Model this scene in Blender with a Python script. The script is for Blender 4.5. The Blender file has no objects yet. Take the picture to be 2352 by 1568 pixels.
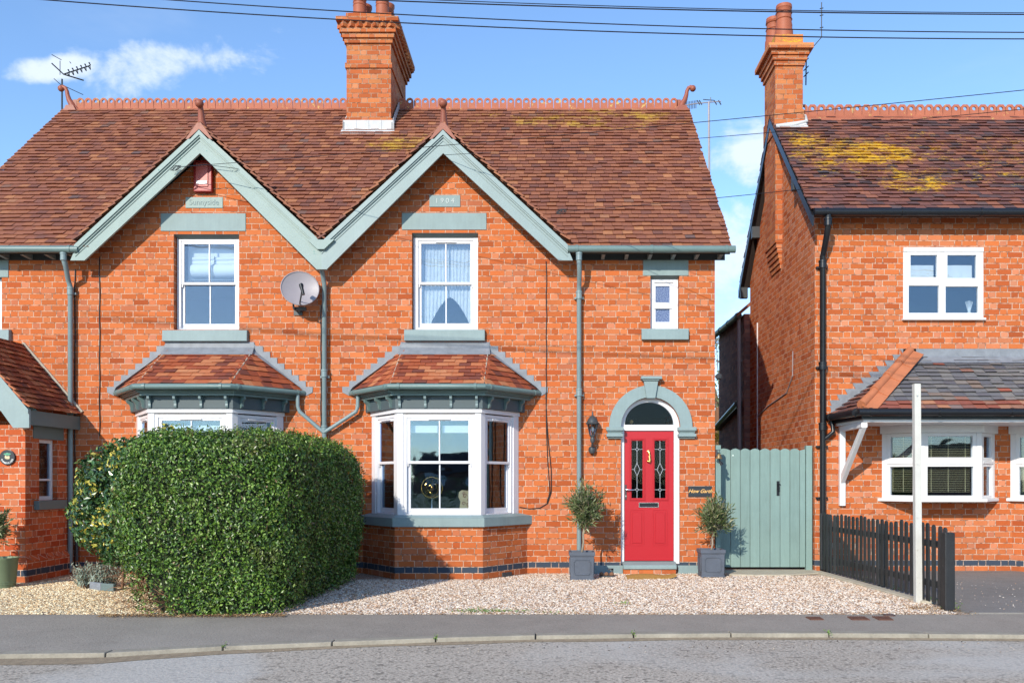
import bpy, math, random
import numpy as np
from mathutils import Vector, Matrix, noise as mnoise
from mathutils.geometry import tessellate_polygon
R = math.radians
random.seed(7)
rng = np.random.default_rng(7)
SC = bpy.context.scene
COL = SC.collection

# ------------------------------------------------------------------ camera
DIST, FPX, U0, V0, EYE = 13.6, 2040.0, 1258.0, 1102.0, 1.43
cd = bpy.data.cameras.new('camera'); cam = bpy.data.objects.new('camera', cd); COL.objects.link(cam)
cam.location = (0, -DIST, EYE); cam.rotation_euler = (R(90), 0, 0)
cd.sensor_width = 36; cd.lens = 36*FPX/2352; cd.shift_x = -(U0-1176)/2352; cd.shift_y = (V0-784)/2352
cd.clip_end = 2000; cd.clip_start = 0.1
SC.camera = cam
# ------------------------------------------------------------------ sun, sky
SUNT = Vector((.426, 1, -.522)).normalized()
sl = bpy.data.lights.new('sun', 'SUN'); sl.energy = 4.9; sl.angle = R(.5); sl.color = (1, .93, .80)
so = bpy.data.objects.new('sun', sl); COL.objects.link(so)
so.rotation_euler = SUNT.to_track_quat('-Z', 'Y').to_euler(); so.location = (-8, -20, 14)
SC.view_settings.view_transform = 'Standard'; SC.view_settings.look = 'None'
SC.view_settings.exposure = .04; SC.view_settings.gamma = 1

# ------------------------------------------------------------------ node helpers
class NT:
    def __init__(s, nt): s.nt = nt; s.L = nt.links
    def n(s, t, **kw):
        o = s.nt.nodes.new(t)
        for k, v in kw.items(): setattr(o, k, v)
        return o
    def put(s, sock, v):
        if v is None: return
        if isinstance(v, bpy.types.NodeSocket): s.L.new(v, sock)
        elif isinstance(v, (tuple, list)):
            sock.default_value = tuple(v)+(1,) if sock.type == 'RGBA' and len(v) == 3 else tuple(v)
        else: sock.default_value = v
    def m(s, op, a, b=None, c=None, clamp=False):
        o = s.n('ShaderNodeMath', operation=op, use_clamp=clamp)
        for i, v in enumerate((a, b, c)): s.put(o.inputs[i], v)
        return o.outputs[0]
    def mix(s, f, a, b, blend='MIX'):
        o = s.n('ShaderNodeMix', data_type='RGBA', blend_type=blend)
        s.put(o.inputs[0], f); s.put(o.inputs[6], a); s.put(o.inputs[7], b)
        return o.outputs[2]
    def vm(s, op, a, b=None, scale=None):
        o = s.n('ShaderNodeVectorMath', operation=op)
        s.put(o.inputs[0], a)
        if b is not None: s.put(o.inputs[1], b)
        if scale is not None: s.put(o.inputs[3], scale)
        return o
    def noise(s, scale, detail=3, rough=.55, vec=None, dist=0):
        o = s.n('ShaderNodeTexNoise'); s.put(o.inputs['Scale'], scale); o.inputs['Detail'].default_value = detail
        o.inputs['Roughness'].default_value = rough; o.inputs['Distortion'].default_value = dist
        s.put(o.inputs['Vector'], vec if vec is not None else s.pos())
        return o.outputs[0]
    def pos(s):
        if not hasattr(s, '_g'): s._g = s.n('ShaderNodeNewGeometry')
        return s._g.outputs['Position']
    def geo(s, k): s.pos(); return s._g.outputs[k]
    def ramp(s, f, stops, interp='LINEAR'):
        o = s.n('ShaderNodeValToRGB'); e = o.color_ramp; e.interpolation = interp
        while len(e.elements) < len(stops): e.elements.new(.5)
        for el, (p, c) in zip(e.elements, stops):
            el.position = p; el.color = tuple(c)+(1,) if len(c) == 3 else c
        s.put(o.inputs[0], f); return o.outputs[0]
    def rng_(s, v, a, b, c=0, d=1, smooth=False):
        o = s.n('ShaderNodeMapRange'); o.clamp = True
        if smooth: o.interpolation_type = 'SMOOTHSTEP'
        for i, x in enumerate((v, a, b, c, d)): s.put(o.inputs[i], x)
        return o.outputs[0]
    def sep(s, v):
        o = s.n('ShaderNodeSeparateXYZ'); s.put(o.inputs[0], v); return o.outputs
    def comb(s, x, y, z):
        o = s.n('ShaderNodeCombineXYZ')
        for i, v in enumerate((x, y, z)): s.put(o.inputs[i], v)
        return o.outputs[0]
    def bump(s, h, strength=.5, dist=.01):
        o = s.n('ShaderNodeBump'); o.inputs['Strength'].default_value = strength
        o.inputs['Distance'].default_value = dist; s.put(o.inputs['Height'], h); return o.outputs[0]

def newmat(name):
    m = bpy.data.materials.new(name); m.use_nodes = True
    t = NT(m.node_tree); b = m.node_tree.nodes['Principled BSDF']
    return m, t, b

def paint(name, col, rough=.5, var=.12, bump=.15, scale=6, metal=0, spec=.4, coat=0, wear=None, wearcol=(0, 0, 0), objvar=0, streak=0):
    m, t, b = newmat(name)
    n = t.noise(scale, 4); n2 = t.noise(scale*9, 3)
    k = t.m('ADD', t.m('MULTIPLY', t.m('SUBTRACT', n, .5), var*2), t.m('MULTIPLY', t.m('SUBTRACT', n2, .5), var))
    f = t.m('ADD', 1, k)
    if objvar: f = t.m('ADD', f, t.m('MULTIPLY', t.m('SUBTRACT', t.n('ShaderNodeObjectInfo').outputs['Random'], .5), objvar))
    if streak:
        sx, sy, sz = t.sep(t.pos()); sn = t.noise(26, 4, .7, vec=t.comb(sx, sy, t.m('MULTIPLY', sz, .08))); f = t.m('ADD', f, t.m('MULTIPLY', t.m('SUBTRACT', sn, .5), streak))
    c = t.vm('SCALE', tuple(col), scale=f).outputs[0]
    if wear:
        w = t.rng_(t.noise(wear[0], 5, .65), wear[1], wear[1]+.04)
        c = t.mix(w, c, wearcol)
    t.put(b.inputs['Base Color'], c)
    t.put(b.inputs['Roughness'], t.m('ADD', rough-.08, t.m('MULTIPLY', n2, .16)))
    b.inputs['Metallic'].default_value = metal
    b.inputs['Specular IOR Level'].default_value = spec
    b.inputs['Coat Weight'].default_value = coat
    if bump: t.put(b.inputs['Normal'], t.bump(n2, bump, .004))
    return m

def brick_mat(name, ramp, mortar, dark=1.0, band=True, header_pale=.26, mort_w=.0051):
    m, t, b = newmat(name)
    px, py, pz = t.sep(t.pos()); nx, ny, nz = t.sep(t.geo('True Normal'))
    anz = t.m('ABSOLUTE', nz)
    u = t.m('ADD', t.m('SUBTRACT', t.m('MULTIPLY', py, nx), t.m('MULTIPLY', px, ny)), t.m('MULTIPLY', anz, px))
    v = t.m('ADD', pz, t.m('MULTIPLY', anz, py))
    wob = t.m('SUBTRACT', t.noise(9, 2), .5)
    wob2 = t.m('SUBTRACT', t.noise(40, 2), .5)
    u = t.m('ADD', u, t.m('MULTIPLY', wob2, .008)); v = t.m('ADD', v, t.m('ADD', t.m('MULTIPLY', wob, .008), t.m('MULTIPLY', wob2, .004)))
    H, P, LS = .0892, .352, .236
    vh = t.m('DIVIDE', v, H); row = t.m('FLOOR', vh); fr = t.m('SUBTRACT', vh, row)
    wr = t.n('ShaderNodeTexWhiteNoise', noise_dimensions='1D'); t.put(wr.inputs['W'], row)
    sh = t.m('ADD', t.m('MULTIPLY', t.m('FLOORED_MODULO', row, 2), P/2), t.m('MULTIPLY', wr.outputs[0], .05))
    pu = t.m('DIVIDE', t.m('ADD', u, sh), P); pair = t.m('FLOOR', pu)
    fu = t.m('MULTIPLY', t.m('SUBTRACT', pu, pair), P)
    ish = t.m('GREATER_THAN', fu, LS)
    du = t.m('MINIMUM', fu, t.m('MINIMUM', t.m('ABSOLUTE', t.m('SUBTRACT', fu, LS)), t.m('SUBTRACT', P, fu)))
    dv = t.m('MULTIPLY', t.m('MINIMUM', fr, t.m('SUBTRACT', 1, fr)), H)
    d = t.m('ADD', t.m('MINIMUM', du, dv), t.m('MULTIPLY', t.m('SUBTRACT', t.noise(130, 2), .5), .006))
    face = t.rng_(d, mort_w-.0028, mort_w+.0022, smooth=True)
    wn = t.n('ShaderNodeTexWhiteNoise', noise_dimensions='3D')
    t.put(wn.inputs['Vector'], t.comb(t.m('ADD', t.m('MULTIPLY', pair, 2), ish), row, t.m('MULTIPLY', nx, 3)))
    r1, r2, r3 = t.sep(wn.outputs['Color'])
    base = t.ramp(r1, ramp)
    pale = t.m('MULTIPLY', t.m('MULTIPLY', ish, t.m('GREATER_THAN', r2, .55)), header_pale)
    base = t.mix(pale, base, (.58, .26, .16))
    base = t.vm('SCALE', base, scale=t.rng_(r3, 0, 1, .88*dark, 1.08*dark)).outputs[0]
    g = t.noise(55, 4, .7); g2 = t.noise(1.1, 3)
    base = t.vm('SCALE', base, scale=t.m('ADD', .80, t.m('ADD', t.m('MULTIPLY', g, .28), t.m('MULTIPLY', g2, .14)))).outputs[0]
    st = t.rng_(t.noise(14, 5, .7, vec=t.comb(px, py, t.m('MULTIPLY', pz, 1.8))), .63, .78)
    base = t.mix(t.m('MULTIPLY', st, .35), base, (.60, .34, .24))
    so_ = t.rng_(t.noise(1.7, 5, .65, vec=t.comb(px, py, t.m('MULTIPLY', pz, .6))), .5, .75); base = t.mix(t.m('MULTIPLY', so_, .24), base, (.20, .06, .03))
    dp = t.m('MULTIPLY', t.rng_(t.m('ADD', pz, t.m('MULTIPLY', t.noise(2.5, 4), .8)), .95, .45), t.rng_(t.noise(6, 4), .35, .6)); base = t.mix(t.m('MULTIPLY', dp, .28), base, (.16, .055, .03))
    sp = t.rng_(t.noise(70, 3, .6), .70, .76); base = t.mix(t.m('MULTIPLY', sp, .6), base, (.16, .05, .03))
    if band:
        bd = t.m('MULTIPLY', t.m('GREATER_THAN', pz, H), t.m('LESS_THAN', pz, 2*H))
        base = t.mix(bd, base, (.045, .06, .085))
    mc = t.vm('SCALE', tuple(mortar), scale=t.m('ADD', .65, t.m('MULTIPLY', t.noise(7, 4), .6))).outputs[0]
    mc = t.mix(t.rng_(t.noise(16, 4, .6), .48, .60), mc, tuple(x*.30 for x in mortar))
    t.put(b.inputs['Base Color'], t.mix(face, mc, base))
    b.inputs['Roughness'].default_value = .85; b.inputs['Specular IOR Level'].default_value = .2
    t.put(b.inputs['Normal'], t.bump(t.m('ADD', face, t.m('MULTIPLY', g, .5)), .7, .006))
    return m

def tile_mat(name, ramp, lichen=None, lich_fine=None, scale_var=.3, licol=(.58, .36, .05), rough=.75):
    m, t, b = newmat(name)
    r = t.geo('Random Per Island')
    wn = t.n('ShaderNodeTexWhiteNoise', noise_dimensions='1D'); t.put(wn.inputs['W'], t.m('MULTIPLY', r, 913.7))
    r1, r2, r3 = t.sep(wn.outputs['Color'])
    base = t.ramp(r1, ramp)
    g = t.noise(24, 5, .7); g2 = t.noise(.9, 3)
    base = t.vm('SCALE', base, scale=t.m('ADD', .62, t.m('ADD', t.m('MULTIPLY', g, .5), t.m('MULTIPLY', g2, .22)))).outputs[0]
    base = t.mix(t.m('MULTIPLY', t.rng_(t.noise(9, 5, .7), .56, .72), .5), base, (.10, .065, .06))
    if lichen:
        tot = None
        for (c, rad, dens) in lichen:
            dv = t.vm('SUBTRACT', t.pos(), tuple(c)).outputs[0]
            dv = t.vm('MULTIPLY', dv, (1/rad[0], 1/rad[1], 1/rad[1])).outputs[0]
            ln = t.vm('LENGTH', dv).outputs['Value']
            k = t.m('MULTIPLY', t.rng_(ln, .3, 1.0, 1, 0, smooth=True), dens)
            tot = k if tot is None else t.m('MAXIMUM', tot, k)
        sx, sy, sz = t.sep(t.pos())
        nn = t.noise(2.4, 6, .7, vec=t.comb(sx, t.m('MULTIPLY', sy, 1.8), t.m('MULTIPLY', sz, 1.8)))
        nf = t.noise(13, 5, .8, vec=t.comb(sx, t.m('MULTIPLY', sy, 3.5), t.m('MULTIPLY', sz, 3.5)))
        s1 = t.m('ADD', t.m('MULTIPLY', nn, .45), t.m('MULTIPLY', nf, .55))
        msk = t.rng_(t.m('ADD', s1, t.m('MULTIPLY', tot, .20)), .675, .70)
        lc = t.mix(t.noise(30, 3), licol, tuple(x*.6 for x in licol))
        base = t.mix(msk, base, lc)
    t.put(b.inputs['Base Color'], base)
    b.inputs['Roughness'].default_value = rough; b.inputs['Specular IOR Level'].default_value = .3
    t.put(b.inputs['Normal'], t.bump(g, .35, .004))
    return m

def leaf_mat(name, stops, rough=.45, spec=.5, trans=.25, brown=None):
    m, t, b = newmat(name)
    c = t.ramp(t.geo('Random Per Island'), stops)
    n = t.noise(1.6, 3)
    c = t.vm('SCALE', c, scale=t.m('ADD', .55, t.m('MULTIPLY', n, .95))).outputs[0]
    if brown: c = t.mix(t.m('MULTIPLY', t.rng_(t.noise(2.4, 5, .65), .56, .70), .55), c, brown)
    t.put(b.inputs['Base Color'], c); b.inputs['Roughness'].default_value = rough
    b.inputs['Specular IOR Level'].default_value = spec
    tr = t.n('ShaderNodeBsdfTranslucent'); t.put(tr.inputs[0], c)
    ms = t.n('ShaderNodeMixShader'); ms.inputs[0].default_value = trans
    out = m.node_tree.nodes['Material Output']
    t.L.new(b.outputs[0], ms.inputs[1]); t.L.new(tr.outputs[0], ms.inputs[2]); t.L.new(ms.outputs[0], out.inputs[0])
    return m

def glass_mat(name, refl=.16, tint=(.9, .95, 1.0), wavy=.02, dirt=0):
    m, t, b = newmat(name)
    m.node_tree.nodes.remove(b)
    fr = t.n('ShaderNodeFresnel'); fr.inputs[0].default_value = 1.5
    f = t.m('ADD', t.m('MULTIPLY', fr.outputs[0], .9), refl-.04, clamp=True)
    g = t.n('ShaderNodeBsdfGlossy'); g.inputs['Color'].default_value = (*tint, 1); g.inputs['Roughness'].default_value = .02
    t.put(g.inputs['Normal'], t.bump(t.noise(2.3, 2), wavy, .1))
    tr = t.n('ShaderNodeBsdfTransparent'); tr.inputs[0].default_value = (.86, .9, .92, 1)
    ms = t.n('ShaderNodeMixShader'); t.put(ms.inputs[0], f)
    t.L.new(tr.outputs[0], ms.inputs[1]); t.L.new(g.outputs[0], ms.inputs[2])
    t.L.new(ms.outputs[0], m.node_tree.nodes['Material Output'].inputs[0])
    return m

# ------------------------------------------------------------------ world
w = bpy.data.worlds.new('World'); SC.world = w; w.use_nodes = True
t = NT(w.node_tree); bg = w.node_tree.nodes['Background']
sky = t.n('ShaderNodeTexSky', sky_type='NISHITA'); sky.sun_disc = False
sky.sun_elevation = R(25.6); sky.sun_rotation = R(203); sky.air_density = 1.0; sky.dust_density = .12; sky.ozone_density = 1.6
tc = t.n('ShaderNodeTexCoord').outputs['Generated']
dx, dy, dz = t.sep(tc)
# thin fair-weather clouds: three banks placed by compass direction, broken up with noise
def bank(cx, cz, rx, rz, slope=0):
    k = t.m('DIVIDE', dx, t.m('MAXIMUM', dy, .05)); e = t.m('DIVIDE', dz, t.m('MAXIMUM', dy, .05))
    a = t.m('DIVIDE', t.m('SUBTRACT', k, cx), rx)
    c = t.m('DIVIDE', t.m('SUBTRACT', t.m('SUBTRACT', e, t.m('MULTIPLY', t.m('SUBTRACT', k, cx), slope)), cz), rz)
    l = t.m('SQRT', t.m('ADD', t.m('MULTIPLY', a, a), t.m('MULTIPLY', c, c))); l = t.m('ADD', l, t.m('MULTIPLY', t.m('SUBTRACT', t.noise(9, 5, .6, vec=tc), .5), 1.9))
    return t.m('MULTIPLY', t.rng_(l, 0, 1.25, 1, 0, smooth=True), t.m('GREATER_THAN', dy, .06))
cn = t.noise(11, 8, .66, vec=t.vm('MULTIPLY', tc, (1, 1, 1.9)).outputs[0], dist=.4)
cn2 = t.noise(1.7, 6, .6, vec=t.vm('MULTIPLY', tc, (1, 1, 2.6)).outputs[0], dist=.3)
bk = t.m('MAXIMUM', bank(-.43, .47, .15, .055, .1), t.m('MAXIMUM', bank(-.54, .463, .08, .022, .1), bank(.225, .37, .08, .05)))
bk = t.m('MAXIMUM', bk, t.m('MULTIPLY', bank(.16, .25, .3, .10), .8))
cf = t.m('MULTIPLY', t.rng_(t.m('ADD', t.m('MULTIPLY', bk, .50), t.m('MULTIPLY', cn, .74)), .56, .84, smooth=True), .86)
cf2 = t.m('MULTIPLY', t.rng_(cn2, .56, .85, smooth=True), .22)
cf = t.m('MAXIMUM', cf, cf2)
skyc = t.vm('MULTIPLY', sky.outputs[0], (1.24, 1.46, 1.70)).outputs[0]
cs = t.mix(cf, skyc, (6.2, 6.9, 7.8))
t.put(bg.inputs[0], cs); bg.inputs[1].default_value = .15

# ------------------------------------------------------------------ geometry helpers
ORG = {}
def PX(u, y=0.): return (u-U0)*(DIST+y)/FPX
def PZ(v, y=0.): return EYE+(V0-v)*(DIST+y)/FPX
def P3(u, v, y=0.): return (PX(u, y), y, PZ(v, y))
def GY(v, z=0.): return FPX*(EYE-z)/(v-V0)-DIST

class MB:
    def __init__(s): s.v = []; s.f = []
    def add(s, vs, fs):
        o = len(s.v); s.v.extend([tuple(p) for p in vs]); s.f.extend([tuple(i+o for i in f) for f in fs]); return s
    def box(s, x0, x1, y0, y1, z0, z1):
        return s.add([(x0, y0, z0), (x1, y0, z0), (x1, y1, z0), (x0, y1, z0), (x0, y0, z1), (x1, y0, z1), (x1, y1, z1), (x0, y1, z1)],
                     [(0, 1, 5, 4), (1, 2, 6, 5), (2, 3, 7, 6), (3, 0, 4, 7), (4, 5, 6, 7), (3, 2, 1, 0)])
    def obox(s, A, B, s0, s1, d0, d1, z0, z1):
        """box along the plan line A->B (distance s), d = distance outwards (towards the street side)"""
        ax, ay = A; L = math.hypot(B[0]-ax, B[1]-ay); tx, ty = (B[0]-ax)/L, (B[1]-ay)/L; nx, ny = ty, -tx
        q = lambda a, d, z: (ax+tx*a+nx*d, ay+ty*a+ny*d, z)
        return s.add([q(s0, d1, z0), q(s1, d1, z0), q(s1, d0, z0), q(s0, d0, z0), q(s0, d1, z1), q(s1, d1, z1), q(s1, d0, z1), q(s0, d0, z1)],
                     [(0, 1, 5, 4), (1, 2, 6, 5), (2, 3, 7, 6), (3, 0, 4, 7), (4, 5, 6, 7), (3, 2, 1, 0)])
    def plate(s, outer, holes, fn, a, b):
        """polygon with holes in 2D, swept between depth a and b; fn(p,q,d)->xyz"""
        loops = [outer]+list(holes)
        tris = tessellate_polygon([[Vector((p[0], p[1], 0)) for p in l] for l in loops])
        flat = [p for l in loops for p in l]; n = len(flat)
        vs = [fn(p[0], p[1], a) for p in flat]+[fn(p[0], p[1], b) for p in flat]
        fs = []
        for tr in tris:
            p0, p1, p2 = (flat[i] for i in tr)
            ar = (p1[0]-p0[0])*(p2[1]-p0[1])-(p2[0]-p0[0])*(p1[1]-p0[1])
            tr = tuple(tr) if ar > 0 else tuple(reversed(tr))
            fs.append(tr); fs.append(tuple(i+n for i in reversed(tr)))
        o = 0
        for li, l in enumerate(loops):
            k = len(l); ar = sum(l[i][0]*l[(i+1) % k][1]-l[(i+1) % k][0]*l[i][1] for i in range(k))
            flip = (ar > 0) != (li > 0)
            for i in range(k):
                j = (i+1) % k; q = (o+i, o+i+n, o+j+n, o+j)
                fs.append(q if flip else tuple(reversed(q)))
            o += k
        return s.add(vs, fs)
    def xz(s, outer, y0, y1, holes=()):   # y0 = street side
        return s.plate(outer, holes, lambda p, q, d: (p, d, q), y0, y1)
    def yz(s, outer, x0, x1, holes=()):
        return s.plate(outer, holes, lambda p, q, d: (d, p, q), x1, x0)
    def xy(s, outer, z0, z1, holes=()):
        return s.plate(outer, holes, lambda p, q, d: (p, q, d), z1, z0)
    def tube(s, pts, r, n=8, cap=True, flat=None):
        pts = [Vector(p) for p in pts]; m = len(pts); rs = r if isinstance(r, (list, tuple)) else [r]*m
        rings = []; prev = None
        for i, p in enumerate(pts):
            d = (pts[min(i+1, m-1)]-pts[max(i-1, 0)]).normalized()
            if prev is None: a = d.cross(Vector((0, 0, 1)) if abs(d.z) < .9 else Vector((0, 1, 0))).normalized()
            else: a = (prev-d*prev.dot(d)).normalized()
            prev = a; b = d.cross(a)
            rings.append([p+(a*math.cos(2*math.pi*k/n)+b*math.sin(2*math.pi*k/n))*rs[i] for k in range(n)])
        vs = [q for rg in rings for q in rg]
        fs = [(i*n+k, i*n+(k+1) % n, (i+1)*n+(k+1) % n, (i+1)*n+k) for i in range(m-1) for k in range(n)]
        if cap: fs += [tuple(reversed(range(n))), tuple((m-1)*n+k for k in range(n))]
        return s.add(vs, fs)
    def lathe(s, prof, c, n=20, axis='Z', cap=True):
        cx, cy, cz = c; vs = []
        for (r, h) in prof:
            for k in range(n):
                a = 2*math.pi*k/n; x, y = r*math.cos(a), r*math.sin(a)
                vs.append((cx+x, cy+y, cz+h) if axis == 'Z' else ((cx+x, cy-h, cz+y) if axis == 'Y' else (cx+h, cy+x, cz+y)))
        m = len(prof)
        fs = [(i*n+k, i*n+(k+1) % n, (i+1)*n+(k+1) % n, (i+1)*n+k) for i in range(m-1) for k in range(n)]
        if cap: fs += [tuple(reversed(range(n))), tuple((m-1)*n+k for k in range(n))]
        return s.add(vs, fs)
    def ball(s, c, r, n=12, sz=(1, 1, 1)):
        vs = []; fs = []
        for i in range(n//2+1):
            th = math.pi*i/(n//2)
            for k in range(n):
                a = 2*math.pi*k/n
                vs.append((c[0]+r*sz[0]*math.sin(th)*math.cos(a), c[1]+r*sz[1]*math.sin(th)*math.sin(a), c[2]+r*sz[2]*math.cos(th)))
        for i in range(n//2):
            for k in range(n): fs.append((i*n+k, (i+1)*n+k, (i+1)*n+(k+1) % n, i*n+(k+1) % n))
        return s.add(vs, fs)
    def build(s, name, mat, parent=None, smooth=False, bevel=0, **tags):
        me = bpy.data.meshes.new(name)
        o = bpy.data.objects.new(name, me); COL.objects.link(o)
        org = Vector((0, 0, 0))
        if parent is not None:
            org = ORG[parent.name]; o.parent = parent
        elif s.v:
            a = np.array(s.v); org = Vector(((a[:, 0].min()+a[:, 0].max())/2, (a[:, 1].min()+a[:, 1].max())/2, a[:, 2].min()))
            if tags.get('kind') == 'structure': org = Vector((0, 0, 0))
            o.location = org
        ORG[o.name] = org.copy()
        me.from_pydata([(x-org.x, y-org.y, z-org.z) for x, y, z in s.v], [], s.f)
        me.materials.append(mat); me.update()
        if smooth: me.polygons.foreach_set('use_smooth', [True]*len(me.polygons))
        if smooth == 'auto':
            me.set_sharp_from_angle(angle=R(40))
        if bevel:
            b = o.modifiers.new('bevel', 'BEVEL'); b.width = bevel; b.segments = 2; b.limit_method = 'ANGLE'; b.angle_limit = R(50)
        for k, v in tags.items(): o[k] = v
        return o
def thing(name, label, category, loc, group=None):
    o = bpy.data.objects.new(name, None); COL.objects.link(o); o.location = loc; ORG[o.name] = Vector(loc)
    o.empty_display_size = .2
    o['label'] = label; o['category'] = category
    if group: o['group'] = group
    return o
def copy_tree(o, parent=None, top=True):
    c = o.copy(); COL.objects.link(c)
    if parent is not None: c.parent = parent
    for ch in list(o.children): copy_tree(ch, c, False)
    return c
def text_mesh(mb, body, size, fn, shear=0, depth=.004, font_space=1.0, bold=.0):
    cu = bpy.data.curves.new('txt', 'FONT'); cu.body = body; cu.size = size; cu.shear = shear
    cu.align_x = 'CENTER'; cu.align_y = 'CENTER'; cu.extrude = depth; cu.space_character = font_space; cu.offset = bold
    o = bpy.data.objects.new('txt', cu); COL.objects.link(o)
    dg = bpy.context.evaluated_depsgraph_get(); me = bpy.data.meshes.new_from_object(o.evaluated_get(dg))
    mb.add([fn(v.co.x, v.co.y, v.co.z) for v in me.vertices], [tuple(p.vertices) for p in me.polygons])
    bpy.data.objects.remove(o); bpy.data.curves.remove(cu); bpy.data.meshes.remove(me)

def tiles(mb, P0, U, S, ext, T, tw=.152, g=.135, lift=.030, th=.026, jit=1.0, tmin=0., seed=1, clip=None):
    rr = random.Random(seed)
    P0 = Vector(P0); U = Vector(U).normalized(); S = Vector(S).normalized(); N = U.cross(S).normalized()
    rows = int(math.ceil((T-tmin)/g))
    for i in range(rows):
        t0 = tmin+i*g; tm = min(t0+g*.5, T); s0, s1 = ext(tm)
        if s1-s0 < .03: continue
        wv = .010*math.sin(i*1.7)
        s = s0-(tw*.5 if i % 2 else 0); first = True
        while s < s1:
            w_ = tw*(1+rr.uniform(-.04, .04)*jit)
            a, b = max(s, s0-rr.uniform(-.006, .012)*jit), min(s+w_-.004, s1+rr.uniform(-.006, .012)*jit)
            s += w_
            if b-a < .02: continue
            if clip and clip((a+b)/2, t0): continue
            l0 = lift*(1+rr.uniform(-.25, .35)*jit); l1 = .004+rr.uniform(0, .003)
            ta = t0+rr.uniform(-.007, .004)*jit; sk = rr.uniform(-.004, .004)*jit
            tb = min(t0+g*1.25, T+.04)
            pts = []
            for (ss, tt, ll) in ((a, ta+sk, l0+rr.uniform(-.003, .003)), (b, ta-sk, l0+rr.uniform(-.003, .003)), (b, tb, l1), (a, tb, l1)):
                pts.append(P0+U*ss+S*tt+N*ll)
            q = [p-N*th+(S*th*.6 if i_ < 2 else Vector((0, 0, 0))) for i_, p in enumerate(pts)]
            mb.add(pts+q, [(0, 1, 2, 3), (4, 5, 1, 0), (5, 6, 2, 1), (7, 4, 0, 3)])
    return mb

def leaf_cloud(pts, nrm, size, spread=.9, aspect=.5, seed=3, up=0):
    """kite shaped leaves; pts (n,3), nrm (n,3) -> MB"""
    r = np.random.default_rng(seed); n = len(pts); pts = np.asarray(pts); nrm = np.asarray(nrm)
    nn = nrm+r.normal(0, spread, (n, 3)); nn /= np.linalg.norm(nn, axis=1)[:, None]+1e-9
    a = r.normal(0, 1, (n, 3)); a[:, 2] += up; a -= nn*(a*nn).sum(1)[:, None]; a /= np.linalg.norm(a, axis=1)[:, None]+1e-9
    b = np.cross(nn, a); L = size*r.uniform(.6, 1.25, n)[:, None]; W = L*aspect
    v = np.stack([pts-a*L*.5, pts+b*W*.5+nn*L*.08, pts+a*L*.5, pts-b*W*.5+nn*L*.08], 1).reshape(-1, 3)
    mb = MB(); mb.v = [tuple(x) for x in v.tolist()]; mb.f = [(4*i, 4*i+1, 4*i+2, 4*i+3) for i in range(n)]
    return mb

# ------------------------------------------------------------------ materials
BR = [(0, (.36, .075, .021)), (.2, (.45, .108, .029)), (.6, (.49, .126, .036)), (.88, (.52, .155, .054)), (1, (.43, .13, .062))]
M_BRICK = brick_mat('red_brick', BR, (.60, .40, .29))
M_BRICK_N = brick_mat('neighbour_brick', [(0, (.37, .078, .022)), (.35, (.47, .116, .032)), (.7, (.52, .145, .044)), (1, (.50, .17, .08))], (.58, .42, .32), header_pale=.45)
M_BRICK_C = brick_mat('chimney_brick', [(0, (.34, .08, .024)), (.5, (.45, .118, .037)), (1, (.50, .18, .065))], (.40, .28, .20), band=False)
M_BRICK_D = brick_mat('blue_grey_brick', [(0, (.16, .085, .075)), (.5, (.24, .11, .09)), (1, (.32, .16, .13))], (.20, .15, .14), band=False)
M_BRICK_P = brick_mat('porch_brick', [(0, (.38, .058, .017)), (.5, (.47, .095, .027)), (1, (.52, .14, .05))], (.66, .45, .33))
TR = [(0, (.16, .068, .052)), (.12, (.225, .084, .054)), (.5, (.262, .097, .055)), (.86, (.30, .115, .060)), (.97, (.39, .165, .078)), (1, (.13, .08, .075))]
M_TILE = tile_mat('plain_clay_tile', TR, lichen=[((.9, 3.35, 8.3), (3.0, 1.0), .78), ((-2.4, 2.55, 7.5), (1.7, .8), .84), ((-1.2, 3.4, 8.4), (1.6, .7), .55), ((-6, 3.5, 8.5), (3.4, .35), .4)])
M_TILE_N = tile_mat('weathered_clay_tile', [(0, (.085, .055, .058)), (.3, (.15, .062, .052)), (.65, (.20, .078, .058)), (.9, (.26, .10, .062)), (1, (.075, .065, .075))],
                    lichen=[((5.35, 1.4, 6.95), (1.5, .9), .98), ((5.9, .6, 6.15), (1.3, .6), .85), ((4.5, 1.5, 6.9), (.9, 1.7), .8), ((6.5, 1.2, 6.8), (4.2, 2.1), .62)], licol=(.74, .42, .02))
M_TILE_B = tile_mat('bay_clay_tile', [(0, (.15, .045, .032)), (.3, (.28, .065, .030)), (.6, (.36, .09, .036)), (.85, (.42, .14, .06)), (1, (.46, .19, .09))], rough=.7)
M_TILE_G = tile_mat('grey_weathered_tile', [(0, (.11, .105, .12)), (.4, (.155, .15, .155)), (.8, (.19, .175, .165)), (.96, (.22, .16, .13)), (1, (.34, .10, .065))], lichen=[((6.5, -.3, 3.), (5, 2), .12)], licol=(.38, .40, .30))
M_TILE_R = tile_mat('red_edge_tile', [(0, (.24, .075, .055)), (.4, (.28, .09, .06)), (.7, (.17, .10, .09)), (.9, (.40, .18, .10)), (1, (.14, .13, .14))])
M_TERRA = paint('terracotta', (.37, .115, .062), .7, .25, .3, 5, wear=(9, .62, 0), wearcol=(.50, .33, .10))
M_TERRA2 = paint('smooth_terracotta', (.27, .078, .045), .5, .25, .2, 5)
M_POT = paint('chimney_pot_clay', (.34, .095, .045), .6, .25, .2, 4)
M_DECK = paint('roof_underlay', (.05, .035, .03), .9, .1, 0)
M_SAGE = paint('sage_paint', (.235, .305, .305), .5, .12, .15, 3, streak=.15)
M_SAGEW = paint('flaking_sage_paint', (.25, .325, .305), .55, .12, .3, 4, wear=(6.5, .665, 0), wearcol=(.06, .22, .19))
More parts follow.
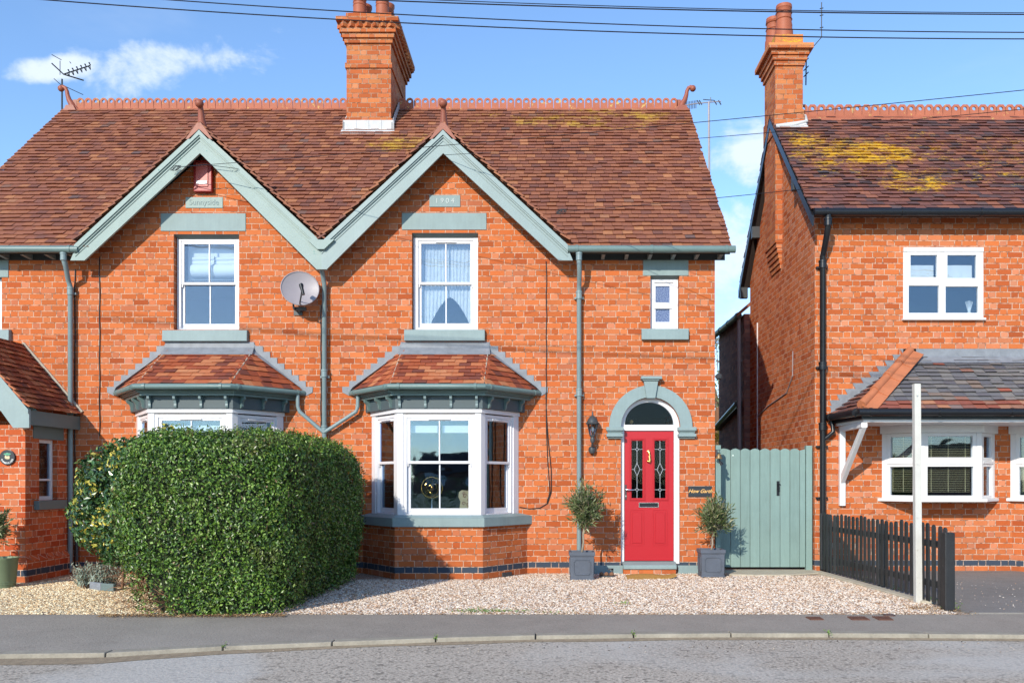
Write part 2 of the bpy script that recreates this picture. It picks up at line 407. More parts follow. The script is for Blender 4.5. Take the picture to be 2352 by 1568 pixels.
M_SAGED = paint('sage_gutter', (.125, .19, .185), .38, .15, .1, 6)
M_PIPE = paint('sage_downpipe', (.185, .25, .26), .4, .12, .1, 4)
M_GATE = paint('gate_sage_paint', (.185, .272, .25), .58, .10, .2, 4, objvar=.14, streak=.35)
M_STONE = paint('painted_sill', (.215, .285, .288), .6, .14, .3, 5, streak=.22)
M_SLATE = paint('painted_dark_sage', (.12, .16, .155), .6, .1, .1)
M_FASC = paint('gutter_shaded_fascia', (.065, .09, .10), .5, .1, .1)  # blue-grey darkened to paint in the gutter's shadow over the bay fascia
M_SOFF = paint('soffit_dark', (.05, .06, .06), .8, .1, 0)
M_WHITE = paint('white_upvc', (.68, .67, .69), .3, .03, .02, 4, spec=.5)
M_WHITEP = paint('white_gloss_timber', (.68, .67, .67), .38, .08, .08, 5)
M_RED = paint('red_door_skin', (.42, .006, .013), .38, .04, .03, 12, spec=.5)
M_BLACK = paint('black_plastic', (.012, .013, .016), .3, .2, .05)
M_BLACKT = paint('black_fence_paint', (.020, .021, .023), .5, .4, .4, 9, objvar=.8, streak=.6, wear=(26, .70, 0), wearcol=(.30, .28, .25))
M_IRON = paint('grey_iron', (.05, .055, .06), .45, .2, .1)
M_LEAD = paint('lead_flashing', (.205, .22, .245), .55, .35, .5, 9)
M_LEADL = paint('pale_lead', (.50, .51, .52), .6, .2, .4, 9)
M_MORT = paint('mortar_fillet', (.42, .36, .28), .9, .2, .4, 20)
M_GOLD = paint('polished_brass', (.85, .55, .16), .18, .05, 0, metal=1)
M_CHROME = paint('polished_steel', (.7, .7, .72), .15, .03, 0, metal=1)
M_ALARM = paint('red_alarm_plastic', (.32, .022, .02), .4, .06, .02)
M_ALARMP = paint('pink_alarm_panel', (.56, .13, .11), .4, .05, .02)
M_DISH = paint('dish_grey', (.30, .27, .29), .45, .12, .02)
M_PLANTER = paint('lead_grey_planter', (.085, .098, .125), .6, .3, .2, 6)
M_SOIL = paint('soil', (.04, .028, .02), 1, .4, .6, 20)
M_MAT = paint('coir_mat', (.40, .22, .055), .95, .3, .8, 30)
M_RUST = paint('rusty_iron', (.16, .075, .05), .8, .5, .6, 25)
M_CONC = paint('weathered_concrete', (.44, .39, .30), .9, .25, .5, 6)
M_POSTW = paint('white_post_paint', (.52, .51, .47), .55, .12, .2, 9, wear=(22, .68, 0), wearcol=(.28, .24, .20))
M_FAB = paint('white_fabric', (.78, .79, .80), .9, .05, .1)
M_BLIND = paint('cream_blind_slats', (.60, .52, .30), .6, .05, 0)
M_BUCKET = paint('green_bucket', (.17, .22, .13), .45, .1, .05)
M_TWIG = paint('dry_twigs_and_live_stems', (.20, .10, .055), .95, .3, 0)
M_TRUNK = paint('olive_bark', (.30, .25, .19), .9, .3, .4, 20)
M_CREAM = paint('cream_fabric', (.62, .52, .32), .9, .06, .1)
M_DKRED = paint('dark_red_print', (.25, .03, .02), .9, .06, .1)
M_SIGN = paint('slate_sign', (.022, .027, .034), .5, .2, .1)
M_GOLDP = paint('gold_lettering', (.75, .42, .13), .5, .04, 0)
M_WHITEL = paint('white_lettering', (.75, .76, .74), .5, .04, 0)
M_LEADC = paint('lead_came', (.48, .50, .55), .35, .05, 0)
M_GLASS = glass_mat('window_glass', .11, tint=(.80, .88, 1.0))
M_GLASSB = glass_mat('bay_glass', .15, tint=(.60, .78, 1.0))
M_GLASSD = glass_mat('door_glass', .014, wavy=.01)
M_OBS, t, b = newmat('obscured_glass')
vo = t.n('ShaderNodeTexVoronoi'); vo.inputs['Scale'].default_value = 62; t.put(vo.inputs['Vector'], t.vm('MULTIPLY', t.pos(), (1.3, 1, .7)).outputs[0])
k = t.rng_(t.noise(70, 2, .5), .40, .66); t.put(b.inputs['Base Color'], t.mix(k, (.045, .075, .19), (.24, .30, .44)))
b.inputs['Roughness'].default_value = .3; b.inputs['Specular IOR Level'].default_value = .35; t.put(b.inputs['Normal'], t.bump(k, .15, .002))
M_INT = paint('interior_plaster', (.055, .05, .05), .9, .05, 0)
M_LACE, t, b = newmat('lace_curtain')
vo = t.n('ShaderNodeTexVoronoi'); vo.inputs['Scale'].default_value = 22
x_, y_, z_ = t.sep(t.pos())
ho = t.m('MULTIPLY', t.rng_(vo.outputs[0], .18, .42), t.rng_(t.noise(90, 2), .42, .5))
t.put(b.inputs['Base Color'], t.mix(t.rng_(t.noise(14, 4), .3, .7), (.88, .88, .88), (.74, .76, .78))); b.inputs['Roughness'].default_value = .9
t.put(b.inputs['Alpha'], t.m('SUBTRACT', 1, t.m('MULTIPLY', ho, .35)))

# ground materials
def gravel_mat(name, ramp, scale=62):
    m, t, b = newmat(name)
    vo = t.n('ShaderNodeTexVoronoi'); vo.inputs['Scale'].default_value = scale; t.put(vo.inputs['Vector'], t.pos())
    r1, r2, r3 = t.sep(vo.outputs['Color'])
    c = t.ramp(r1, ramp); c = t.vm('SCALE', c, scale=t.rng_(r2, 0, 1, .78, 1.1)).outputs[0]
    gap = t.rng_(vo.outputs['Distance'], .35, .62)
    c = t.mix(t.m('MULTIPLY', gap, .75), c, (.20, .13, .09))
    c = t.mix(t.m('MULTIPLY', t.rng_(t.noise(1.3, 4), .5, .7), .25), c, (.42, .27, .17))
    t.put(b.inputs['Base Color'], c); b.inputs['Roughness'].default_value = .85; b.inputs['Specular IOR Level'].default_value = .25
    t.put(b.inputs['Normal'], t.bump(t.m('SUBTRACT', 1, vo.outputs['Distance']), .9, .015))
    return m
GR = [(0, (.30, .17, .10)), (.2, (.52, .35, .23)), (.5, (.70, .57, .45)), (.8, (.82, .73, .62)), (.93, (.46, .43, .42)), (1, (.50, .26, .12))]
GL = [(0, (.48, .28, .12)), (.25, (.72, .50, .27)), (.55, (.86, .70, .44)), (.85, (.92, .84, .62)), (1, (.66, .36, .12))]
M_GRAVEL = gravel_mat('pink_buff_gravel', GR); M_GRAVELL = gravel_mat('golden_gravel', GL, 52)
def stone_mat(name, ramp):
    m, t, b = newmat(name)
    wn = t.n('ShaderNodeTexWhiteNoise', noise_dimensions='1D'); t.put(wn.inputs['W'], t.m('MULTIPLY', t.geo('Random Per Island'), 777))
    r1, r2, r3 = t.sep(wn.outputs['Color'])
    t.put(b.inputs['Base Color'], t.vm('SCALE', t.ramp(r1, ramp), scale=t.rng_(r2, 0, 1, .8, 1.1)).outputs[0])
    b.inputs['Roughness'].default_value = .7; return m
M_ST = stone_mat('pink_buff_stones', GR); M_STL = stone_mat('golden_stones', GL); M_STD = stone_mat('road_grit_stones', [(0, (.06, .05, .05)), (.5, (.25, .2, .16)), (1, (.6, .5, .4))])
def tarmac(name, base, var, chip, chips=150, patch=(.5, .62), patchc=None, dark=None):
    m, t, b = newmat(name)
    n = t.noise(chips, 3, .6); big = t.noise(.55, 5, .6); mid = t.noise(3.2, 4, .6)
    c = t.vm('SCALE', base, scale=t.m('ADD', 1-var, t.m('ADD', t.m('MULTIPLY', big, var*1.2), t.m('MULTIPLY', mid, var*.8)))).outputs[0]
    c = t.mix(t.m('MULTIPLY', t.rng_(n, .55, .68), chip), c, tuple(x*1.55 for x in base))
    c = t.mix(t.m('MULTIPLY', t.rng_(n, .46, .34), chip*1.15), c, tuple(x*.38 for x in base))
    n2 = t.noise(chips*.38, 2, .5)
    c = t.mix(t.m('MULTIPLY', t.rng_(n2, .58, .66), chip*.9), c, tuple(x*.45 for x in base))
    if patchc: c = t.mix(t.m('MULTIPLY', t.rng_(t.noise(.38, 4, .5, dist=.6), *patch), .55), c, patchc)
    t.put(b.inputs['Base Color'], c); b.inputs['Roughness'].default_value = .88; b.inputs['Specular IOR Level'].default_value = .25
    t.put(b.inputs['Normal'], t.bump(t.m('ADD', n, t.m('MULTIPLY', n2, .7)), .6, .008))
    return m
M_ROAD = tarmac('worn_road_asphalt', (.42, .365, .30), .30, .9, 42, (.50, .62), (.52, .50, .46))
M_PAVE = tarmac('pavement_asphalt', (.30, .262, .22), .42, .35, 90, (.50, .66), (.37, .33, .28))
M_DRIVE = tarmac('driveway_asphalt', (.22, .205, .19), .45, .3, 120)
M_KERB = paint('concrete_kerb', (.28, .25, .20), .9, .5, .6, 4)
M_DIRT = paint('gutter_dirt', (.26, .20, .135), 1, .5, .6, 18)
M_GRASSG, t, b = newmat('garden_ground')
t.put(b.inputs['Base Color'], t.ramp(t.noise(2, 6, .7), [(.3, (.03, .05, .015)), (.7, (.09, .12, .03))])); b.inputs['Roughness'].default_value = 1

# ------------------------------------------------------------------ ground
S_ = dict(kind='structure')
MB().add([(-600, -600, -.14), (600, -600, -.14), (600, 600, -.14), (-600, 600, -.14)], [(0, 1, 2, 3)]).build('ground', M_GRASSG, **S_)
kin = [(-60, -7.0), (-12, -6.45), (PX(0, -6.16), -6.16), (PX(260, -6.10), -6.10), (PX(526, -5.80), -5.80), (PX(612, -5.737), -5.737), (PX(900, -5.48), -5.48), (PX(1194, -5.28), -5.28), (PX(1500, -5.18), -5.18), (PX(1776, -5.144), -5.144), (PX(2352, -5.24), -5.24), (9, -5.27), (60, -5.6)]
kout = [(x, y-.15) for x, y in kin]
mb = MB()
N_ = 240
mb.add([(-80, -22, -.05), (80, -22, -.05), (80, -4.6, -.05), (-80, -4.6, -.05)], [(0, 1, 2, 3)]); mb.build('road', M_ROAD, **S_)
mb = MB(); mb.xy([(-60, -3.9), *kin, (60, -3.9)], -.10, -.004); mb.build('pavement', M_PAVE, **S_)
# kerb stones with joints
mb = MB()
def along(poly, s):
    for (a, b) in zip(poly, poly[1:]):
        L = math.hypot(b[0]-a[0], b[1]-a[1])
        if s <= L: return (a[0]+(b[0]-a[0])*s/L, a[1]+(b[1]-a[1])*s/L)
        s -= L
    return poly[-1]
tot = sum(math.hypot(b[0]-a[0], b[1]-a[1]) for a, b in zip(kin, kin[1:]))
s = 47.2; joints = []
while s < 74:
    e = s+.915-.012; p, q = along(kin, s), along(kin, e); joints.append((q[0]+.006, q[1]-.08))
    zt = .001+random.uniform(-.002, .002)
    mb.add([(p[0], p[1]-.15, -.07), (q[0], q[1]-.15, -.07), (q[0], q[1]-.0, -.07), (p[0], p[1]-.0, -.07),
            (p[0], p[1]-.138, zt), (q[0], q[1]-.138, zt), (q[0], q[1], zt), (p[0], p[1], zt)],
           [(0, 1, 5, 4), (1, 2, 6, 5), (2, 3, 7, 6), (3, 0, 4, 7), (4, 5, 6, 7)])
    s += .915
mb.build('kerb', M_KERB, bevel=.008, **S_)
mb = MB()   # grit collected in the channel
for i in range(200):
    s0 = 47.2+i*.135; p = along(kin, s0); q = along(kin, s0+.135)
    w1 = .05+.07*abs(mnoise.noise((s0*.7, 0, 0)))+(.25 if p[0] < -2.2 else 0)*max(0, min(1, (-2.2-p[0])/1.5))*(.6+.5*mnoise.noise((s0*2, 3, 0)))
    w2 = .05+.07*abs(mnoise.noise(((s0+.135)*.7, 0, 0)))+(.25 if q[0] < -2.2 else 0)*max(0, min(1, (-2.2-q[0])/1.5))*(.6+.5*mnoise.noise(((s0+.135)*2, 3, 0)))
    mb.add([(p[0], p[1]-.148-w1, -.047), (q[0], q[1]-.148-w2, -.047), (q[0], q[1]-.148, -.036), (p[0], p[1]-.148, -.036)], [(0, 1, 2, 3)])
mb.build('channel_dirt', M_DIRT, kind='structure')

mb = MB(); mb.xy([(-4.0, -4.1), (4.5, -4.1), (4.2, .6), (-4.0, .6)], -.12, 0); mb.build('gravel_drive', M_GRAVEL, **S_)
mb = MB(); mb.xy([(-14, -4.1), (-4.004, -4.1), (-4.004, .6), (-14, .6)], -.12, .002); mb.build('gravel_forecourt', M_GRAVELL, **S_)
mb = MB(); mb.xy([(4.52, -4.08), (16, -4.08), (16, .6), (4.22, .6)], -.12, .012); mb.build('asphalt_driveway', M_DRIVE, **S_)
mb = MB(); mb.add([(-40, .5, -.008), (40, .5, -.008), (40, 70, -.008), (-40, 70, -.008)], [(0, 1, 2, 3)]); mb.build('back_garden', M_GRASSG, **S_)
# concrete edging strip and slab at the gate
mb = MB(); mb.add([(4.10, .1, .0), (4.22, .1, .0), (4.50, -3.3, .0), (4.34, -3.3, .0), (4.10, .1, .035), (4.22, .1, .035), (4.50, -3.3, .03), (4.34, -3.3, .03)],
                  [(4, 7, 6, 5), (0, 4, 5, 1), (1, 5, 6, 2), (2, 6, 7, 3), (3, 7, 4, 0)])
mb.build('concrete_edging', M_CONC, bevel=.01, **S_)
mb = MB(); mb.xy([(2.75, -.30), (3.1, -.36), (3.6, -.33), (4.2, -.05), (4.2, .55), (2.60, .55), (2.6, -.1)], 0, .022); mb.build('concrete_apron', M_CONC, bevel=.01, **S_)

def stones(name, mat, n, inside, x0, x1, y0, y1, size, z=.0, seed=1, **tags):
    r = np.random.default_rng(seed); P = []
    xs = r.uniform(x0, x1, n); ys = y0+(y1-y0)*r.uniform(0, 1, n)
    ok = [i for i in range(n) if inside(xs[i], ys[i])]
    base = np.array([(1, 0, 0), (-1, 0, 0), (0, 1, 0), (0, -1, 0), (0, 0, 1), (0, 0, -1)], float)
    F = [(0, 2, 4), (2, 1, 4), (1, 3, 4), (3, 0, 4), (2, 0, 5), (1, 2, 5), (3, 1, 5), (0, 3, 5)]
    vs = []; fs = []
    for c, i in enumerate(ok):
        a = r.uniform(0, 6.28); ca, sa = math.cos(a), math.sin(a)
        q = base*r.uniform(.7, 1.15, (6, 1))*np.array([1.25, .95, .6])*size*r.uniform(.55, 1.2)
        q = np.stack([q[:, 0]*ca-q[:, 1]*sa, q[:, 0]*sa+q[:, 1]*ca, q[:, 2]], 1)+np.array([xs[i], ys[i], z+size*r.uniform(-.1, .35)])
        vs += q.tolist(); fs += [tuple(6*c+k for k in f) for f in F]
    mb = MB(); mb.v = vs; mb.f = fs
    return mb.build(name, mat, **tags)
def in_drive(x, y): return x < 4.1+(-y)*.085 and not (x > 2.65 and y > -.32) and not (x < -.22 and y > -(min(.85, (-.22-x)*1.25)))
stones('gravel_stones', M_ST, 62000, in_drive, -4.0, 4.4, -4.12, -.02, .0145, seed=3, kind='stuff', label='pinkish buff gravel stones loose on the drive in front of the red door', category='gravel')
stones('golden_gravel_stones', M_STL, 30000, lambda x, y: not (y > -1.25 and x < -7.1), -9.2, -4.0, -4.12, -.02, .014, seed=4, kind='stuff', label='golden gravel stones loose on the forecourt beside the brick porch', category='gravel')
stones('road_grit', M_STD, 420, lambda x, y: True, -6, 6.5, -6.0, -5.35, .008, z=-.045, seed=6, kind='stuff', label='scattered small stones and grit along the road edge', category='grit')
stones('driveway_grit', M_ST, 150, lambda x, y: True, 4.65, 7, -4.0, -1.2, .009, z=.012, seed=8, kind='stuff', label='stray pale stones on the asphalt driveway past the black fence', category='grit')

# ------------------------------------------------------------------ window builders
def ease(A, B):
    L = math.hypot(B[0]-A[0], B[1]-A[1]); return L
def sash(fr, gl, A, B, s0, s1, z0, z1, bars=True, d=0., fw=.055, zm=None, sw=.045, horns=True, vent=True):
    """vertical sliding sash in the plan line A->B; d = outward offset of the frame face"""
    if zm is None: zm = (z0+z1)/2
    o = lambda a, b, c, e, y0, y1: fr.obox(A, B, a, b, y0, y1, c, e)
    o(s0, s0+fw, z0, z1, d-.09, d); o(s1-fw, s1, z0, z1, d-.09, d)
    o(s0+fw, s1-fw, z1-fw, z1, d-.09, d-.002); o(s0+fw, s1-fw, z0, z0+fw*.55, d-.09, d+.006)
    a, b = s0+fw, s1-fw; zb, zt = z0+fw*.55, z1-fw
    mid = (a+b)/2
    def leaf(y, lo, hi, bot, top):
        o(a, a+sw, lo, hi, y-.03, y); o(b-sw, b, lo, hi, y-.03, y)
        o(a+sw, b-sw, lo, lo+bot, y-.03, y+.001); o(a+sw, b-sw, hi-top, hi, y-.03, y+.001)
        if bars: o(mid-.010, mid+.010, lo+bot, hi-top, y-.028, y-.004)
        gl.obox(A, B, a+sw*.9, b-sw*.9, y-.018, y-.014, lo+bot*.9, hi-top*.9)
    leaf(d-.015, zm-.022, zt, .04, .045)
    leaf(d-.048, zb, zm+.02, .075, .04)
    if horns:
        for s_ in (a+.004, b-.024): o(s_, s_+.02, zm-.06, zm-.022, d-.045, d-.017)
    if vent: o(mid-.16, mid+.16, zt-.032, zt-.012, d-.02, d+.008)

def rect(x0, x1, z0, z1): return [(x0, z0), (x1, z0), (x1, z1), (x0, z1)]
def part(parent, name, mb, mat, bevel=0, smooth=False, label=None):
    o = mb.build(name, mat, parent, smooth=smooth, bevel=bevel)
    if label: o['label'] = label
    return o

# ------------------------------------------------------------------ the pair of houses
XL, XR = -9.22, 2.56
house = thing('semi_detached_house', 'red brick semi-detached pair with twin sage bargeboard gables and a red front door', 'house', (-3.375, 0, 0))
GXL, GXR, VJ = -5.19, -1.56, -3.375
SL = .927
z_ev, y_ev = 4.885, -.30
yR, zR = 3.75, 8.65
def zmain(y): return z_ev+(y-y_ev)*(zR-z_ev)/(yR-y_ev)
# window and door openings (front wall)
WR = (PX(946), PX(1098), PZ(757), PZ(535)); WL = (PX(399), PX(549), PZ(757), PZ(538))
WS = (PX(1494), PX(1560), PZ(757), PZ(633)); WS2 = (-8.80, -8.36, PZ(757), PZ(633))
ACX, ACZ, ARI, ARO = PX(1494.2), PZ(980.5), 68/150, 95.5/150
arch = [(ACX+ARI*math.cos(a), ACZ+ARI*math.sin(a)) for a in np.linspace(0, math.pi, 25)]
door_hole = [(ACX-ARI, .14), (ACX+ARI, .14)]+arch
outer = [(XL, 0), (XR, 0), (XR, 4.84), (.30, 4.84), (GXR, 4.80+SL*1.79), (VJ, 4.80), (GXL, 4.80+SL*1.79), (-7.05, 4.84), (XL, 4.84)]
holes = [rect(*WR), rect(*WL), rect(*WS), rect(*WS2), door_hole]
BAYS = (-5.19+.02, -1.57)
for bc in BAYS: holes.append(rect(bc-.98, bc+.98, .95, 2.45))
wall = part(house, 'front_wall', MB().xz(outer, 0, .22, holes), M_BRICK)
for x0, x1 in ((XL, XL+.22), (XR-.22, XR)):
    sw_ = MB(); sw_.yz([(.222, 0), (7.8, 0), (7.8, 4.9), (3.75, 8.5), (.222, 5.22)], x0, x1)
    part(house, 'side_wall', sw_, M_BRICK)
part(house, 'back_wall', MB().box(XL+.222, XR-.222, 7.6, 7.8, 0, 4.95), M_BRICK)
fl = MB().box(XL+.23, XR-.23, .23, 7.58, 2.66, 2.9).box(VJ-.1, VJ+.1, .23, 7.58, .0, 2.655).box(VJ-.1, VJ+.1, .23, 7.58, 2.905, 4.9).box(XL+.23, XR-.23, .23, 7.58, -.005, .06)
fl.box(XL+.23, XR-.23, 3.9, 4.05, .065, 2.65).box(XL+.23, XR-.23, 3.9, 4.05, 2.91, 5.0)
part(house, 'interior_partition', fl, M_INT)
# roof
Sd = (0, math.cos(math.atan2(zR-z_ev, yR-y_ev)), math.sin(math.atan2(zR-z_ev, yR-y_ev)))
VXL, VXR = -9.45, 2.76
Tm = math.hypot(yR-y_ev, zR-z_ev)
def under_gable(s, tt):
    x = VXL+s; z = z_ev+tt*Sd[2]
    for gx in (GXL, GXR):
        if z < 6.70-SL*abs(x-gx)-.22: return True
    cx = -3.345
    return -.36 < x-cx < .36 and 3.05 < y_ev+tt*Sd[1] < 4.7
mb = MB(); tiles(mb, (VXL, y_ev-.03, z_ev), (1, 0, 0), Sd, lambda t: (0, VXR-VXL), Tm, seed=11, clip=under_gable)
roof = part(house, 'main_roof', mb, M_TILE)
dk = MB()
dk.yz([(.224, zmain(.224)-.04), (yR, zR-.03), (yR+4.3, z_ev-.25), (yR+4.3, z_ev-.33), (yR, zR-.12), (.224, zmain(.224)-.12)], VXL+.03, VXR-.03)
part(house, 'roof_deck', dk, M_DECK)
for a_, b_ in ((VXL+.03, -7.08), (.34, VXR-.03)):
    part(house, 'eaves_board', MB().yz([(y_ev, z_ev-.04), (.223, zmain(.223)-.04), (.223, zmain(.223)-.08), (y_ev, z_ev-.08)], a_, b_), M_DECK)
bk_ = MB(); tiles(bk_, (VXR, yR+4.35, z_ev-.2), (-1, 0, 0), (0, -Sd[1], Sd[2]), lambda t: (0, VXR-VXL), Tm+.15, seed=12, g=.27, tw=.33)
part(house, 'rear_roof', bk_, M_TILE)
# gable roofs
hw = 1.88; TG = hw*math.sqrt(1+SL*SL)
for gi, gx in enumerate((GXL, GXR)):
    mb = MB(); gd = MB()
    for sg in (-1, 1):
        foot = (gx+sg*hw, 0, 6.735-SL*hw)
        Sg = Vector((-sg, 0, SL)).normalized()
        def yi(t, z0=foot[2], S=Sg): z = z0+t*S.z; return (z-z_ev)*(yR-y_ev)/(zR-z_ev)+y_ev+.10
        if sg > 0:   # right slope: outward normal to +x
            tiles(mb, (foot[0], -.37, foot[2]), (0, 1, 0), Sg, lambda t: (0, max(.0, yi(t)+.37)), TG, seed=20+gi*2)
        else:
            # U must give an outward normal: run from back to front
            tiles(mb, (foot[0], -.37, foot[2]), (0, -1, 0), Sg, lambda t: (-max(.0, yi(t)+.37), 0), TG, seed=21+gi*2)
    za = 6.665
    for sg in (-1, 1):
        x1 = gx+sg*hw; z1 = za-SL*hw
        ya = (za-z_ev)*(yR-y_ev)/(zR-z_ev)+y_ev; 
        vs = [(gx, -.345, za), (x1, -.345, z1), (x1, .02, z1), (gx, ya, za)]
        gd.add(vs+[(a, b, c-.07) for a, b, c in vs], [(0, 1, 2, 3), (7, 6, 5, 4), (0, 4, 5, 1), (1, 5, 6, 2), (2, 6, 7, 3)])
    part(house, 'gable_roof', mb, M_TILE); part(house, 'gable_soffit', gd, M_SAGED)
# ridge of the two gables, little comb seen end on
for gx in (GXL, GXR):
    mb = MB()
    for i in range(12):
        y0 = -.25+i*.155; mb.xz([(gx-.11, 6.62), (gx+.11, 6.62), (gx+.02, 6.74), (gx-.02, 6.74)], y0, y0+.15)
        mb.yz([(y0, 6.72)]+[(y0+.075-.065*math.cos(a), 6.76+.05*math.sin(a)) for a in np.linspace(0, math.pi, 7)]+[(y0+.15, 6.72)], gx-.012, gx+.012)
    part(house, 'gable_ridge_tile', mb, M_TERRA2)
# bargeboards
def barge(gx, side, mat, label=None):
    za = PZ(299.6, -.33)
    zo = lambda x: za-SL*abs(x-gx)
    sgn = side
    xe = gx+sgn*1.815 if (gx == GXL) == (side > 0) else gx+sgn*1.86
    W = .345
    if (gx == GXL) == (side > 0):  # meets the other at the valley
        out = [(gx, zo(gx)), (xe, zo(xe)), (xe, zo(xe)-W-.05), (xe-sgn*.075, zo(xe)-W-.05+.0), (gx, zo(gx)-W)]
    else:
        out = [(gx, zo(gx)), (xe+sgn*.03, zo(xe+sgn*.03)), (xe, zo(xe)-.12), (xe-sgn*.13, zo(xe-sgn*.13)-.24), (xe-sgn*.36, zo(xe-sgn*.36)-W+.315-.345), (gx, zo(gx)-W)]
        xe2 = xe
        # foot: slanted end then short level cut
        zf = PZ(598.5, -.33)
        xi = gx+sgn*((za-W-zf)/SL)     # inner line reaches foot level
        out = [(gx, zo(gx)), (xe, zo(xe)), (xe+sgn*.005, zo(xe)-.05), (xi+sgn*.21, zf), (xi, zf), (gx, zo(gx)-W)]
    m = MB(); m.xz(out if sgn > 0 else out, -.345, -.305)
    # moulding strips
    for (o0, o1, yy) in ((0, .085, -.385), (.085, .115, -.366), (.15, .165, -.355)):
        m.xz([(gx, zo(gx)-o0), (xe, zo(xe)-o0), (xe, zo(xe)-o1), (gx, zo(gx)-o1)], yy, -.3451)
    return m
for gx, mt in ((GXL, M_SAGEW), (GXR, M_SAGE)):
    for sd in (-1, 1):
        part(house, 'bargeboard', barge(gx, sd, mt), mt, label=('flaking sage bargeboard' if gx == GXL else None))
# valley junction box between the boards
jb = MB().xz([(VJ-.20, 5.0), (VJ-.05, 4.86), (VJ+.05, 4.86), (VJ+.20, 5.0)], -.40, -.30)
part(house, 'valley_outlet', jb, M_SAGEW)
# lead soakers under the gable edge tiles
# main ridge crest
def crest(mb, x0, x1, y, z, pitch, H, lobes='round', th=.028):
    n = int(round((x1-x0)/pitch)); p = (x1-x0)/n
    for i in range(n):
        a = x0+i*p+.002; b = a+p-.004; c = (a+b)/2; h0 = z+.02; zc = z+H-p*.46
        if i % 2 == 0: a += .003
        if lobes == 'round':
            top = [(c+p*.46*math.cos(q), zc+p*.46*math.sin(q)) for q in np.linspace(-.1, math.pi+.1, 11)]
        else:
            top = [(c+p*.46, zc), (c+p*.46, zc+p*.22), (c+p*.26, zc+p*.46), (c-p*.26, zc+p*.46), (c-p*.46, zc+p*.22), (c-p*.46, zc)]
        rh = p*.21
        hole = [(c+rh*math.cos(q), zc+rh*math.sin(q)) for q in np.linspace(0, 2*math.pi, 10, endpoint=False)]
        mb.xz([(a, h0), (b, h0)]+top, y-th/2, y+th/2, [hole])
    for i in range(int(n/2)):
        a = x0+2*i*p+.003; b = a+2*p-.006; dz = random.uniform(-.004, .004)
        mb.add([(a, y, z+.045+dz), (b, y, z+.045+dz), (b, y-.12, z-.065+dz), (a, y-.12, z-.065+dz), (b, y-.12, z-.09+dz), (a, y-.12, z-.09+dz), (a, y+.12, z-.065), (b, y+.12, z-.065)],
               [(0, 3, 2, 1), (3, 5, 4, 2), (0, 1, 7, 6)])
for a_, b_ in ((VXL+.25, -3.77), (-2.92, VXR-.22)):
    mb = MB(); crest(mb, a_, b_, yR, zR, .152, .235); part(house, 'ridge_crest', mb, M_TERRA)
def scroll(mb, x, y, z, sg, k=1.0, along='x'):
    pts = [(-.04, -.02), (.0, .10), (.06, .20), (.09, .30), (.10, .37), (.13, .43), (.19, .455)]
    f = lambda p: (x+sg*p[0]*k, y, z+p[1]*k) if along == 'x' else (x, y-p[0]*k, z+p[1]*k)
    mb.tube([f(p) for p in pts], [.075*k, .065*k, .05*k, .04*k, .036*k, .036*k, .04*k], 10)
    mb.ball(f((.215, .42)), .062*k, 12)
    mb.tube([f((-.20, -.06)), f((-.1, .0)), f((0, .10))], [.03*k, .05*k, .05*k], 8)
for sx, x in ((-1, VXL+.16), (1, VXR-.14)):
    mb = MB(); scroll(mb, x, yR, zR, sx); mb.box(min(x-sx*.10, x-sx*.02), max(x-sx*.10, x-sx*.02), yR-.014, yR+.014, zR, zR+.2)
    mb.xz([(x-.12, zR-.04), (x+.12, zR-.04), (x+.07, zR+.06), (x-.07, zR+.06)], yR-.1, yR+.1)
    part(house, 'ridge_finial', mb, M_TERRA2, smooth='auto')
for gx in (GXL, GXR):
    mb = MB(); z = 6.68
    mb.tube([(gx, -.20, z-.04), (gx, -.25, z+.06), (gx, -.30, z+.20), (gx, -.31, z+.28), (gx, -.34, z+.345)], [.10, .066, .045, .040, .038], 12)
    mb.ball((gx, -.37, z+.355), .064, 14)
    mb.xz([(gx-.20, z-.18), (gx-.13, z-.18), (gx, z-.04), (gx+.13, z-.18), (gx+.20, z-.18), (gx+.03, z+.06), (gx-.03, z+.06)], -.385, -.2)
    part(house, 'gable_finial', mb, M_TERRA2, smooth='auto')
# eaves: gutter, soffit, rafter feet, lintel
def gutter(mb, pts, r=.055, brackets=.95):
    mb.tube(pts, r, 12)
    (a, b) = Vector(pts[0]), Vector(pts[-1])
    for p, q in zip(pts, pts[1:]):
        p, q = Vector(p), Vector(q); L = (q-p).length; n = max(1, int(L/brackets)); d = (q-p).normalized()
        for i in range(n+1):
            c = p+(q-p)*min(.985, max(.02, (i+.12)/(n+.24))); mb.tube([c-d*.02, c+d*.02], r*1.14, 12)
for (a, b) in ((.30, 2.80), (-9.5, -7.0)):
    mb = MB(); gutter(mb, [(a, -.345, 4.875), (b, -.345, 4.870)]); part(house, 'gutter', mb, M_SAGED, smooth='auto')
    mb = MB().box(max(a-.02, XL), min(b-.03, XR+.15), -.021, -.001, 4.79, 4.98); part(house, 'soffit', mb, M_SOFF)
    nraf = 7
    for i in range(nraf):
        x = a+.16+i*(b-a-.16)/(nraf-.4)
        if x > b-.12: x = b-.14
        mb = MB().yz([(-.27, 4.865), (-.27, 4.81), (-.022, 4.795), (-.022, 4.88)], x, x+.05)
        part(house, 'rafter_foot', mb, M_STONE)
